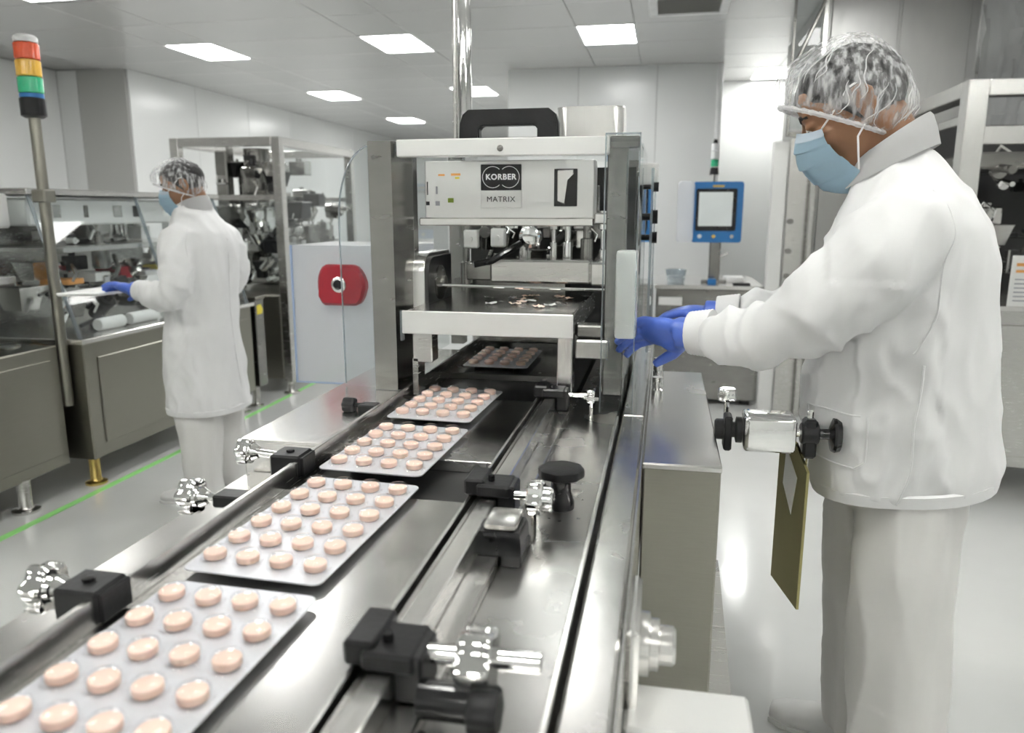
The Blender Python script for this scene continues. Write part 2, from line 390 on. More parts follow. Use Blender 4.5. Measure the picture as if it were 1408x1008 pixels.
# carrier lugs under the packs
for y in (0.50, 0.72, 0.98, 1.16, 1.50, 1.60, 1.76, 1.90, 2.4, 2.6):
    B(-0.60, -0.47, y - 0.006, y + 0.006, ZD - 0.002, ZD + 0.010).build('carrier_lug', 'black_plastic', cv)

# right column under the side bar
col = thing('steel_column', 'tall olive-grey steel column box beside the conveyor', 'steel box', (0.05, 1.9, 0))
B(-0.026, 0.128, 1.50, 2.42, 0.10, 0.915, bev=0.004).build('body', 'steel_cabinet', col)
B(-0.027, 0.1295, 1.494, 2.42, 0.908, 0.922, bev=0.003).build('top_plate', 'steel_deck', col)
MB().prism([(0.128, 0.62), (0.150, 0.62), (0.235, 0.0), (0.128, 0.0)], 'y', 1.66, 1.72).build('brace', 'steel', col)
for y in (1.56, 2.34): MB().cyl((0.05, y, 0), (0.05, y, 0.11), 0.03).build('foot', 'steel', col)
for y, z in ((1.62, 0.94), (1.78, 0.945), (1.9, 0.94)):
    MB().lathe([(0.016, 0), (0.016, 0.02), (0.01, 0.024), (0.01, 0.04), (0.014, 0.042), (0.014, 0.055)], (-0.005, y + 0.45, 0.922), n=12).build('valve_stub', 'chrome', col)

# roller arm standing out to the right
ra = thing('roller_arm', 'square chrome roller on a black clamped rod beside the near worker', 'roller', (0.25, 1.75, 0.93))
MB().cyl((0.128, 1.75, 0.93), (0.395, 1.75, 0.93), 0.010, 14).build('rod', 'steel_bright', ra)
MB().box(0.190, 0.303, 1.708, 1.792, 0.890, 0.972, bev=0.012, seg=3).build('roller_block', 'chrome', ra)
MB().lathe([(0.02, 0), (0.024, 0.004), (0.024, 0.02), (0.018, 0.022), (0.018, 0.045), (0.03, 0.048), (0.03, 0.06)], (0.128, 1.75, 0.93), (1, 0, 0)).box(0.148, 0.166, 1.725, 1.775, 0.885, 0.965, bev=0.004).build('hub', 'black_plastic', ra)
MB().lathe([(0.022, 0), (0.026, 0.004), (0.026, 0.034), (0.022, 0.038)], (0.316, 1.75, 0.93), (1, 0, 0)).box(0.320, 0.350, 1.73, 1.77, 0.875, 0.965, bev=0.006).build('clamp', 'black_plastic', ra)
MB().lathe([(0.012, 0), (0.012, 0.022), (0.038, 0.028), (0.041, 0.034), (0.038, 0.044), (0.02, 0.046)], (0.354, 1.75, 0.93), (1, 0, 0), 28).build('knob', 'black_gloss', ra)
MB().cyl((0.335, 1.75, 0.965), (0.335, 1.75, 0.985), 0.007, 10).build('screw', 'chrome', ra)
MB().cyl((0.335, 1.75, 0.88), (0.330, 1.73, 0.80), 0.004, 8).build('hanger_rod', 'steel', ra)
MB().lobed((0.157, 1.80, 0.985), (0, 0, 1), 0.022, 0.03, 5).cyl((0.157, 1.80, 0.93), (0.157, 1.80, 0.99), 0.006, 10).build('adjuster', 'chrome', ra)
mb = MB()
a = Vector((0.326, 1.68, 0)); b = Vector((0.292, 1.845, 0)); n = Vector((-(b - a).y, (b - a).x, 0)).normalized() * 0.003
q = [(a, 0.535), (a, 0.86), (a.lerp(b, 0.45), 0.905), (b, 0.905), (b, 0.535)]
mb.loft([[p - n + Vector((0, 0, z)) for p, z in q], [p + n + Vector((0, 0, z)) for p, z in q]])
hp = tag(mb.build('hanging_plate', 'steel_olive'), 'glossy olive metal plate hanging below the chrome roller', 'plate')
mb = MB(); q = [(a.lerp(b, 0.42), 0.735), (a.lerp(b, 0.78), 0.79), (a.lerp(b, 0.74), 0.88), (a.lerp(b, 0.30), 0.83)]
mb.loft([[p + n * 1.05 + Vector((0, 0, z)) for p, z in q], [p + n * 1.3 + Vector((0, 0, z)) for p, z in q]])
mb.build('sticker', 'paper', hp)  # pale patch painted as a reflection on the glossy plate

# ================================================================== TABLET PACKS
TABM = MB().lathe([(0.0, 0.0), (0.0135, 0.0), (0.0155, 0.0015), (0.0160, 0.0030), (0.0160, 0.0095), (0.0152, 0.0108), (0.0115, 0.0124), (0.006, 0.0134), (0.0, 0.0138)], (0, 0, 0), n=28).mesh('tablet', angle=26)
BUBM = MB().lathe([(0.0218, 0.0), (0.0205, 0.001), (0.0190, 0.004), (0.0186, 0.011), (0.0172, 0.0145), (0.0135, 0.0168), (0.006, 0.0176), (0.0, 0.0177)], (0, 0, 0), n=28)
bmesh.ops.delete(BUBM.bm, geom=[f for f in BUBM.bm.faces if len(f.verts) > 4], context='FACES')
BUBM = BUBM.mesh('pocket', angle=60)
def blister(cx, y0, rows, rot, label, px=0.0525, py=0.0605, z=ZD + 0.0095):
    W, Lh = 0.212, rows * py + 0.024
    t = thing('blister_pack', label, 'blister pack', (cx, y0 + Lh / 2, z), R(rot), 'tablet blister packs on the conveyor')
    mb = MB(); mb.prism(rrect(-W/2, W/2, -Lh/2, Lh/2, 0.014), 'z', 0, 0.0022); mb.build('sheet', 'foil', t, local=True)
    for i in range(4):
        for j in range(rows):
            x = (i - 1.5) * px; yy = (j - (rows - 1) / 2) * py
            o = link('tablet', TABM, 'tablet', t); o.location = (x, yy, 0.0026)
            o.rotation_euler = (R(random.uniform(-2, 2)), R(random.uniform(-2, 2)), 0)
            o = link('pocket', BUBM, 'bubble', t); o.location = (x, yy, 0.0022)
random.seed(4)
blister(-0.531, 0.457, 6, -1.5, 'peach tablet pack nearest the camera, cut by the bottom edge')
blister(-0.531, 0.873, 6, -2.5, 'second nearest peach tablet pack, six rows long, before the dark slot')
blister(-0.533, 1.306, 5, -2.0, 'third peach tablet pack from the camera, over the dark slot')
blister(-0.535, 1.690, 5, -2.5, 'peach tablet pack just leaving the machine')
blister(-0.52, 2.335, 5, 0, 'shadowed tablet pack still underneath the machine plate')

# ================================================================== CLAMPS ON THE GUIDES
def lclamp(y, label, knob=True, block=True, kx=-0.80, kz=0.955, size=1.0):
    t = thing('guide_clamp', label, 'clamp', (-0.69, y, 0.93), 0, 'guide clamps along the left rail')
    if block:
        MB().box(-0.722, -0.660, y - 0.030, y + 0.030, 0.922, 0.966, bev=0.004).box(-0.6625, -0.655, y - 0.026, y + 0.029, 0.924, 0.962, bev=0.002).build('block', 'black_plastic', t)
        MB().lathe([(0.008, 0), (0.008, 0.004), (0.004, 0.005)], (-0.692, y, 0.966), n=8).build('screw', 'black_plastic', t)
    else:
        MB().box(-0.730, -0.672, y - 0.02, y + 0.02, 0.930, 0.952, bev=0.003).build('block', 'black_plastic', t)
    MB().cyl((kx, y, kz - 0.005), (-0.71, y, 0.955 if block else 0.94), 0.008, 12).build('rod', 'chrome', t)
    if knob:
        MB().lobed((kx - 0.03 * size, y, kz - 0.005), (1, 0, 0), 0.034 * size, 0.03 * size, 6, 0.2).lathe([(0.016, 0), (0.018, 0.006), (0.012, 0.016)], (kx, y, kz - 0.005), (1, 0, 0), 14).build('knob', 'chrome', t)
    return t
lclamp(0.765, 'black rail clamp with chrome knob nearest the camera on the left rail', kx=-0.742)
lclamp(1.11, 'second chrome lobed knob clamp on the left rail, beside the long pack', block=False, kx=-0.765, kz=0.945)
lclamp(1.30, 'black rail clamp with chrome knob before the light steel side box', kx=-0.775, kz=0.965, size=0.8)
t = thing('guide_clamp', 'small black knob clamp on the left rail near the machine post', 'clamp', (-0.69, 1.72, 0.93), 0, 'guide clamps along the left rail')
MB().box(-0.722, -0.676, 1.70, 1.74, 0.932, 0.955, bev=0.003).build('block', 'black_plastic', t)
MB().lobed((-0.765, 1.72, 0.95), (1, 0, 0), 0.02, 0.03, 6, 0.2).build('knob', 'black_plastic', t)
MB().cyl((-0.74, 1.72, 0.95), (-0.71, 1.72, 0.95), 0.006, 8).build('rod', 'black_plastic', t)

def rblock(t, y, s=1.0, zt=0.985):
    MB().box(-0.312, -0.277, y - 0.030*s, y + 0.045*s, 0.956, zt, bev=0.004).box(-0.290, -0.232, y - 0.038*s, y + 0.030*s, 0.957, zt - 0.006, bev=0.004).box(-0.255, -0.225, y - 0.034*s, y + 0.024*s, 0.924, zt - 0.008, bev=0.003).build('block', 'black_plastic', t)
    MB().cyl((-0.268, y - 0.01, zt - 0.006), (-0.268, y - 0.01, zt + 0.003), 0.006*s, 10).build('screw', 'black_gloss', t)
t = thing('guide_clamp', 'big black rail clamp with chrome rod at the bottom of the picture', 'clamp', (-0.25, 0.70, 0.93), 0, 'guide clamps along the right rail')
rblock(t, 0.698)
MB().cyl((-0.226, 0.695, 0.965), (-0.108, 0.700, 0.965), 0.011, 16).build('rod', 'chrome', t)
MB().lobed((-0.190, 0.685, 0.966), (1, 0, 0), 0.039, 0.036, 6, 0.2).build('knob', 'chrome', t)
MB().cyl((-0.226, 0.662, 0.935), (-0.150, 0.662, 0.935), 0.020, 18).build('lower_barrel', 'black_gloss', t)
MB().lobed((-0.172, 0.655, 0.934), (1, 0, 0), 0.026, 0.030, 6, 0.15).build('lower_knob', 'black_plastic', t)
t = thing('guide_clamp', 'black rail clamp with chrome handle beside the mushroom knob', 'clamp', (-0.25, 1.19, 0.93), 0, 'guide clamps along the right rail')
rblock(t, 1.19, 0.9)
MB().cyl((-0.226, 1.165, 0.963), (-0.17, 1.165, 0.963), 0.008, 14).build('rod', 'chrome', t)
MB().lobed((-0.203, 1.16, 0.963), (1, 0, 0), 0.032, 0.026, 5, 0.22).lathe([(0.022, 0), (0.022, 0.012), (0.018, 0.016)], (-0.177, 1.16, 0.960), (1, 0, 0), 18).build('knob', 'chrome', t)
MB().cyl((-0.188, 1.155, 0.905), (-0.188, 1.155, 0.94), 0.009, 12).build('stem', 'chrome', t)
t = thing('clamp_box', 'black box with pale cap standing on the right conveyor deck', 'box', (-0.215, 1.06, 0.905))
MB().loft([[Vector((x, y, z)) for x, y in ((-0.256 - g, 1.022 - g), (-0.190 + g, 1.022 - g), (-0.190 + g, 1.09), (-0.256 - g, 1.09))] for z, g in ((0.923, 0.002), (0.950, 0.0), (0.958, -0.004))]).build('body', 'black_gloss', t)
MB().box(-0.248, -0.198, 1.030, 1.10, 0.958, 0.968, bev=0.008, seg=2).build('cap', 'steel', t)
MB().box(-0.221, -0.188, 1.02, 1.10, 0.905, 0.926, bev=0.002).build('foot', 'black_gloss', t)
t = thing('guide_clamp', 'small clamp with chrome tee handle under the machine front', 'clamp', (-0.25, 1.88, 0.93), 0, 'guide clamps along the right rail')
rblock(t, 1.885, 0.8)
MB().cyl((-0.226, 1.88, 0.962), (-0.165, 1.88, 0.962), 0.006, 12).build('rod', 'chrome', t)
MB().lobed((-0.178, 1.88, 0.962), (1, 0, 0), 0.022, 0.02, 4, 0.3).cyl((-0.168, 1.88, 0.905), (-0.168, 1.88, 0.95), 0.005, 10).cyl((-0.185, 1.87, 0.958), (-0.148, 1.87, 0.956), 0.005, 10).build('knob', 'chrome', t)
t = thing('mushroom_knob', 'tall black mushroom knob standing on the right deck', 'knob', (-0.163, 1.27, 0.905))
MB().lathe([(0.024, 0), (0.024, 0.012), (0.018, 0.03), (0.018, 0.05), (0.024, 0.062)], (-0.163, 1.27, 0.905)).build('stem', 'black_gloss', t)
MB().lobed((-0.163, 1.27, 0.962), (0, 0, 1), 0.041, 0.018, 8, 0.06).build('head', 'black_plastic', t)

# light steel side box left of the rail
t = thing('side_box', 'light steel box with bright top left of the conveyor rail', 'steel box', (-0.8, 1.7, 0))
MB().box(-0.890, -0.705, 1.462, 2.6, 0.60, 0.928, bev=0.004).build('body', 'steel_bright', t)
MB().box(-0.893, -0.703, 1.458, 2.6, 0.924, 0.934, bev=0.002).build('lid', 'steel_bright', t)
MB().box(-0.86, -0.74, 1.5, 2.5, 0.0, 0.61).build('pedestal', 'steel_cabinet', t)

# ================================================================== CENTRAL PACKING MACHINE
mc = thing('packing_machine', 'stainless tablet packing machine with clear guards and black top handle', 'machine', (-0.45, 2.3, 0))
FY = 1.95
# gantry frame
MB().prism([(-0.770, FY), (-0.706, FY), (-0.683, FY + 0.10), (-0.690, FY + 0.10), (-0.712, FY + 0.012), (-0.770, FY + 0.012)], 'z', 0.936, 1.598).build('post', 'steel_dark', mc)
B(-0.706, -0.682, FY + 0.10, FY + 0.14, 0.936, 1.585, bev=0.002).build('post', 'steel_dark', mc)
B(-0.150, -0.098, FY + 0.05, FY + 0.10, 0.935, 1.59, bev=0.003).build('post', 'steel_dark', mc)
MB().box(-0.690, -0.143, FY - 0.005, FY + 0.03, 1.556, 1.600, bev=0.003).build('top_bar', 'satin_white', mc)
MB().lathe([(0.008, 0), (0.008, 0.003), (0.005, 0.004)], (-0.415, FY - 0.005, 1.574), (0, -1, 0), 12).build('screw', 'steel_dark', mc)
B(-0.770, -0.070, FY + 0.03, 2.75, 1.588, 1.598).build('roof_plate', 'acrylic', mc)
B(-0.143, -0.070, FY + 0.03, FY + 0.06, 1.575, 1.602, bev=0.002).build('top_bar', 'steel_dark', mc)
for y in (2.70,):
    for x in (-0.74, -0.12): B(x - 0.025, x + 0.025, y, y + 0.05, 0.936, 1.588, bev=0.003).build('post', 'steel_dark', mc)
# black handle on top
mb = MB(); outer = [(-0.537, 1.600), (-0.535, 1.640), (-0.527, 1.664), (-0.512, 1.676), (-0.302, 1.676), (-0.284, 1.662), (-0.276, 1.640), (-0.275, 1.600)]
inner = [(-0.483, 1.6061), (-0.483, 1.626), (-0.478, 1.632), (-0.472, 1.635), (-0.342, 1.635), (-0.336, 1.632), (-0.331, 1.626), (-0.331, 1.6061)]
y0, y1 = 2.0, 2.035
ro = [[Vector((x, y, z)) for x, z in outer] for y in (y0, y1)]; ri = [[Vector((x, y, z)) for x, z in inner] for y in (y0, y1)]
vo = [[mb.bm.verts.new(p) for p in r] for r in ro]; vi = [[mb.bm.verts.new(p) for p in r] for r in ri]
for i in range(8):
    j = (i + 1) % 8
    mb.bm.faces.new((vo[0][i], vo[0][j], vo[1][j], vo[1][i])); mb.bm.faces.new((vi[0][j], vi[0][i], vi[1][i], vi[1][j]))
    mb.bm.faces.new((vo[0][j], vo[0][i], vi[0][i], vi[0][j])); mb.bm.faces.new((vo[1][i], vo[1][j], vi[1][j], vi[1][i]))
bmesh.ops.bevel(mb.bm, geom=[e for e in mb.bm.edges if abs(e.verts[0].co.y - e.verts[1].co.y) < 1e-5 and len({round(v.co.y, 4) for f in e.link_faces for v in f.verts}) > 1], offset=0.004, segments=2, affect='EDGES')
mb.build('top_handle', 'black_plastic', mc)
# sign panel
pn = MB().box(-0.648, -0.186, 2.05, 2.13, 1.400, 1.552, bev=0.003).build('sign_panel', 'satin_white', mc)
B(-0.664, -0.186, 2.044, 2.13, 1.380, 1.402, bev=0.003).build('panel_lip', 'steel_bright', pn)
B(-0.490, -0.380, 2.046, 2.051, 1.474, 1.541, bev=0.001).build('logo_plate', 'print_black', pn)
B(-0.491, -0.379, 2.046, 2.051, 1.428, 1.4735, bev=0.001).build('name_plate', 'paper', pn)
mb = MB()
def ringpts(cx, cz, r, a0, a1, n=40): return [(cx + r*math.cos(R(a0 + (a1 - a0)*k/n)), 2.0455, cz + r*math.sin(R(a0 + (a1 - a0)*k/n))) for k in range(n + 1)]
ra_ = 47
mb.tube(ringpts(-0.4575, 1.508, 0.0275, ra_, 360 - ra_), 0.0009, 6); mb.tube(ringpts(-0.4125, 1.508, 0.0275, 180 + ra_, 540 - ra_), 0.0009, 6)
mb.build('logo_rings', 'print_white', pn)
for txt, s, z, m_, b_ in (('KORBER', 0.0205, 1.508, 'print_white', 0.0006), ('MATRIX', 0.0200, 1.450, 'print_black', 0.0)):
    me = text_mesh(txt, s, b_, 1.12); me.transform(Matrix.Translation((-0.435, 2.0452, z)) @ Matrix.Rotation(R(90), 4, 'X'))
    me.transform(Matrix.Translation(-mc.location)); link('lettering', me, m_, pn)
B(-0.292, -0.231, 2.0465, 2.0505, 1.432, 1.528, bev=0.001).build('access_window', 'dark_void', pn)
MB().prism([(-0.283, 1.445), (-0.262, 1.437), (-0.258, 1.50), (-0.240, 1.512), (-0.240, 1.526), (-0.283, 1.524)], 'y', 2.040, 2.0465, 0.002).build('window_bracket', 'steel_bright', pn)
for x, z, w_, h_, m_ in ((-0.600, 1.515, 0.018, 0.005, 'print_orange'), (-0.560, 1.516, 0.026, 0.006, 'print_orange'), (-0.556, 1.507, 0.012, 0.005, 'yellow_decal'), (-0.575, 1.448, 0.016, 0.012, 'print_green'),
                        (-0.612, 1.44, 0.012, 0.012, 'print_grey'), (-0.614, 1.475, 0.005, 0.02, 'print_grey'), (-0.64, 1.48, 0.003, 0.035, 'print_black'), (-0.64, 1.44, 0.010, 0.010, 'print_black')):
    B(x - w_/2, x + w_/2, 2.0488, 2.0502, z - h_/2, z + h_/2).build('sticker', m_, pn)
MB().box(-0.186, -0.145, 2.05, 2.12, 1.385, 1.415, bev=0.004).lathe([(0.012, 0), (0.014, 0.006), (0.010, 0.016)], (-0.128, 2.04, 1.40), (0, -1, 0), 14).box(-0.145, -0.12, 2.04, 2.08, 1.39, 1.41, bev=0.003).build('panel_arm', 'steel_bright', mc)
# feed plate
fp = MB().box(-0.665, -0.217, 1.880, 1.888, 1.106, 1.166, bev=0.002).build('plate_front', 'satin_white', mc)
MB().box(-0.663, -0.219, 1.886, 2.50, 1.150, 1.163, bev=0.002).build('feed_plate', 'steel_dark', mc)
MB().box(-0.225, -0.218, 1.888, 2.50, 1.106, 1.163, bev=0.001).build('plate_side', 'steel', mc)
MB().box(-0.672, -0.664, 1.884, 1.90, 1.085, 1.166, bev=0.002).build('plate_edge', 'acrylic_edge', mc)
MB().box(-0.655, -0.600, 1.93, 1.99, 1.02, 1.15, bev=0.003).box(-0.655, -0.64, 1.93, 1.99, 0.93, 1.03).build('plate_leg', 'steel', mc)
MB().box(-0.262, -0.222, 1.92, 1.98, 0.956, 1.15, bev=0.003).build('plate_leg', 'steel_bright', mc)
MB().box(-0.216, -0.132, 1.93, 2.02, 1.045, 1.095, bev=0.004).build('side_block', 'steel_bright', mc)
MB().box(-0.216, -0.150, 1.95, 2.02, 1.098, 1.13, bev=0.004).build('side_block', 'steel_dark', mc)
# left cowling: band curving over, dark side
prof = [(2.04, 1.12), (2.04, 1.255), (2.047, 1.28), (2.066, 1.297), (2.09, 1.304), (2.30, 1.304), (2.30, 1.12)]
MB().prism(prof, 'x', -0.700, -0.652, 0.002).build('cowling', 'steel_bright', mc)
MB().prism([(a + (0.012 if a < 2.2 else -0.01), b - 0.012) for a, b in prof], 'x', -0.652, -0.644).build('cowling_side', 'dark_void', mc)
MB().lathe([(0.05, 0), (0.05, 0.006), (0.02, 0.01), (0.02, 0.02)], (-0.644, 2.16, 1.215), (1, 0, 0), 24).build('crank_disc', 'steel_dark', mc)
MB().cyl((-0.640, 2.12, 1.21), (-0.13, 2.12, 1.205), 0.0045, 10).build('cross_rod', 'chrome', mc)
# white switch housing on the right guard
MB().box(-0.116, -0.062, 1.895, 1.95, 1.106, 1.325, bev=0.010, seg=2).build('switch_housing', 'satin_white', mc)
# clear guards
B(-0.146, -0.066, 1.876, 1.880, 0.921, 1.598).build('guard_sheet', 'acrylic', mc)
B(-0.070, -0.066, 2.16, 2.62, 0.921, 1.598).build('guard_sheet', 'acrylic', mc)
MB().box(-0.0665, -0.0635, 1.874, 1.882, 0.921, 1.600).box(-0.147, -0.144, 1.874, 1.882, 0.921, 1.600).box(-0.147, -0.0635, 1.875, 1.881, 1.596, 1.600).build('guard_edge', 'acrylic_edge', mc)
B(-0.774, -0.770, 1.955, 2.70, 0.936, 1.596).build('guard_sheet', 'acrylic', mc)
arc = [(-0.774, 0.936)] + [(-0.774 - 0.10 * math.sin(R(a)), 1.39 + 0.20 * math.cos(R(a))) for a in range(0, 91, 10)] + [(-0.874, 0.936)]
MB().prism(arc, 'y', 1.985, 1.989).build('guard_wing', 'acrylic', mc)
MB().tube([(-0.774 - 0.10 * math.sin(R(a)), 1.987, 1.39 + 0.20 * math.cos(R(a))) for a in range(0, 91, 10)] + [(-0.874, 1.987, 0.94)], 0.0025, 6).build('wing_edge', 'acrylic_edge', mc)
# sealing head and works inside
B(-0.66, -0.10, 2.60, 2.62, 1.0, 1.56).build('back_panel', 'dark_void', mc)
MB().box(-0.520, -0.215, 2.28, 2.38, 1.205, 1.275, bev=0.006).build('sealing_head', 'steel', mc)
MB().box(-0.60, -0.515, 2.30, 2.37, 1.21, 1.26, bev=0.004).build('head_block', 'steel_dark', mc)
MB().box(-0.215, -0.15, 2.28, 2.36, 1.20, 1.27, bev=0.006).build('head_block', 'steel_bright', mc)
MB().tube([(-0.55, 2.20, 1.265), (-0.50, 2.22, 1.275), (-0.41, 2.24, 1.33), (-0.39, 2.24, 1.36)], 0.010, 10).build('lever', 'black_gloss', mc)
MB().lathe([(0.03, 0), (0.034, 0.006), (0.026, 0.022), (0.012, 0.028)], (-0.39, 2.25, 1.345), (0.3, -1, 0.2), 20).build('hand_wheel', 'chrome', mc)
for x, z in ((-0.585, 1.335), (-0.50, 1.34)):
    MB().box(x - 0.022, x + 0.022, 2.30, 2.33, z - 0.028, z + 0.028, bev=0.004).lathe([(0.008, 0), (0.008, 0.01)], (x, 2.30, z), (0, -1, 0), 12).build('bracket', 'satin_white', mc)
for x, r_, z0, z1, m_ in ((-0.30, 0.016, 1.26, 1.42, 'chrome'), (-0.345, 0.012, 1.27, 1.40, 'steel_bright'), (-0.24, 0.02, 1.27, 1.43, 'steel_dark'), (-0.19, 0.012, 1.22, 1.42, 'chrome'), (-0.44, 0.014, 1.27, 1.42, 'steel'), (-0.63, 0.02, 1.16, 1.4, 'steel_dark')):
    MB().lathe([(r_, 0), (r_, (z1 - z0)*0.4), (r_*0.6, (z1 - z0)*0.42), (r_*0.6, (z1 - z0)*0.7), (r_*1.2, (z1 - z0)*0.72), (r_*1.2, z1 - z0)], (x, 2.42, z0), n=16).build('plunger', m_, mc)
for k in range(9):
    x = -0.60 + k * 0.055
    MB().box(x - 0.014, x + 0.014, 2.50, 2.56, 1.30 + 0.03 * (k % 3), 1.36 + 0.03 * (k % 3), bev=0.004).cyl((x, 2.53, 1.36 + 0.03 * (k % 3)), (x, 2.53, 1.50), 0.006, 8).build('valve_block', ['steel_bright', 'steel_dark', 'chrome'][k % 3], mc)
for k in range(4):
    MB().cyl((-0.60 + k*0.13, 2.57, 1.24), (-0.52 + k*0.13, 2.57, 1.42), 0.008, 8).build('link_rod', 'steel', mc)
rs_ = random.Random(17)
for k in range(16):
    x = rs_.uniform(-0.52, -0.27); y = rs_.uniform(2.0, 2.3); m_ = ('steel_bright', 'tablet', 'satin_white', 'tablet')[k % 4]; a = rs_.uniform(0, 6.28); mb = MB(); rows_ = []
    for q in range(4):
        row = []
        for p in range(5):
            u = (p - 2)*0.008; v_ = (q - 1.5)*0.007
            row.append(Vector((x + u*math.cos(a) - v_*math.sin(a), y + u*math.sin(a) + v_*math.cos(a), 1.1655 + 0.006*rs_.random())))
        rows_.append(row)
    mb.loft(rows_, cap=False, close=False); mb.build('foil_scrap', m_, mc)
MB().box(-0.68, -0.31, 2.45, 2.9, 1.16, 1.20).box(-0.16, -0.10, 2.03, 2.9, 0.935, 1.05, bev=0.004).build('inner_carriage', 'steel_dark', mc)
for x, z in ((-0.135, 1.18), (-0.14, 1.24), (-0.13, 1.30), (-0.14, 1.13)):
    MB().lathe([(0.010, 0), (0.014, 0.004), (0.014, 0.02), (0.007, 0.022), (0.007, 0.04)], (x, 2.10, z), (0, -1, 0), 12).cyl((x, 2.08, z), (x, 2.14, z), 0.005, 8).build('fitting', 'chrome', mc)
# housing behind the handle, machine body behind
MB().prism(rrect(-0.345, -0.138, 2.45, 2.66, 0.03), 'z', 1.598, 1.735, 0.004).build('rear_housing', 'steel_bright', mc)
B(-0.70, -0.095, 2.76, 3.3, 0.936, 1.30, bev=0.006).build('rear_body', 'steel', mc)
for x in (-0.66, -0.14):
    MB().cyl((x, 3.2, 0), (x, 3.2, 0.94), 0.03).build('foot', 'steel', mc)
# rear guard with fittings, seen right of the gantry
B(-0.050, -0.046, 2.66, 3.25, 0.936, 1.56).build('guard_sheet', 'acrylic', mc)
for y in (2.66, 3.25): MB().box(-0.0525, -0.0435, y - 0.005, y + 0.005, 0.936, 1.56).build('guard_edge', 'acrylic_edge', mc)
MB().box(-0.10, -0.03, 2.72, 2.80, 1.50, 1.58, bev=0.006).cyl((-0.09, 2.76, 1.30), (-0.09, 2.76, 1.50), 0.012, 10).build('sensor_box', 'satin_white', mc)
for z, r_ in ((1.50, 0.016), (1.40, 0.024), (1.33, 0.02)):
    MB().lathe([(r_, 0), (r_, 0.02), (r_*0.5, 0.022), (r_*0.5, 0.05)], (-0.028, 2.72, z), (-1, 0, 0), 14).build('guard_knob', 'black_plastic', mc)
MB().tube([(-0.09, 2.78, 1.20), (-0.07, 2.70, 1.36), (-0.085, 2.70, 1.48), (-0.09, 2.74, 1.52)], 0.006, 8).build('hose', 'black_plastic', mc)
# frosted guard box with red handwheel on the left
gb = MB().box(-1.335, -0.90, 2.60, 2.606, 0.79, 1.298).box(-1.335, -1.329, 2.606, 2.95, 0.79, 1.298).box(-1.335, -0.90, 2.606, 2.95, 1.292, 1.298).box(-1.335, -0.90, 2.944, 2.95, 0.79, 1.298).build('frosted_cover', 'frosted', mc)
MB().tube([(-1.335, 2.598, 1.298), (-1.338, 2.598, 0.79), (-0.92, 2.598, 0.79)], 0.005, 6).build('cover_edge', 'frosted_blue', gb)
B(-0.905, -0.70, 2.70, 2.86, 1.0, 1.06, bev=0.004).build('cover_bracket', 'steel', mc)
rw = MB().prism([(-1.205, 1.086), (-1.070, 1.086), (-1.050, 1.11), (-1.035, 1.16), (-1.05, 1.205), (-1.075, 1.232), (-1.195, 1.232), (-1.215, 1.20), (-1.222, 1.16), (-1.215, 1.12)], 'y', 2.555, 2.60, 0.010).build('red_handwheel', 'red_plastic', mc, label='red handwheel with silver centre')
MB().lathe([(0.026, 0), (0.028, 0.004), (0.022, 0.008)], (-1.135, 2.555, 1.162), (0, -1, 0), 24).build('wheel_ring', 'steel_bright', rw)
MB().lathe([(0.018, 0), (0.018, 0.010), (0.012, 0.012)], (-1.135, 2.555, 1.162), (0, -1, 0), 20).build('wheel_socket', 'black_gloss', rw)
# pole to the ceiling
t = thing('support_pole', 'tall polished steel pole rising to the ceiling behind the machine', 'pole', (-0.69, 2.66, 0))
MB().cyl((-0.695, 2.67, 1.61), (-0.695, 2.67, ZC), 0.026, 24).build('pole', 'chrome', t)
MB().cyl((-0.726, 2.66, 1.61), (-0.726, 2.66, ZC), 0.007, 10).build('conduit', 'steel', t)
MB().lathe([(0.045, 0), (0.045, 0.012), (0.028, 0.02)], (-0.695, 2.67, 1.598)).build('flange', 'steel', t)

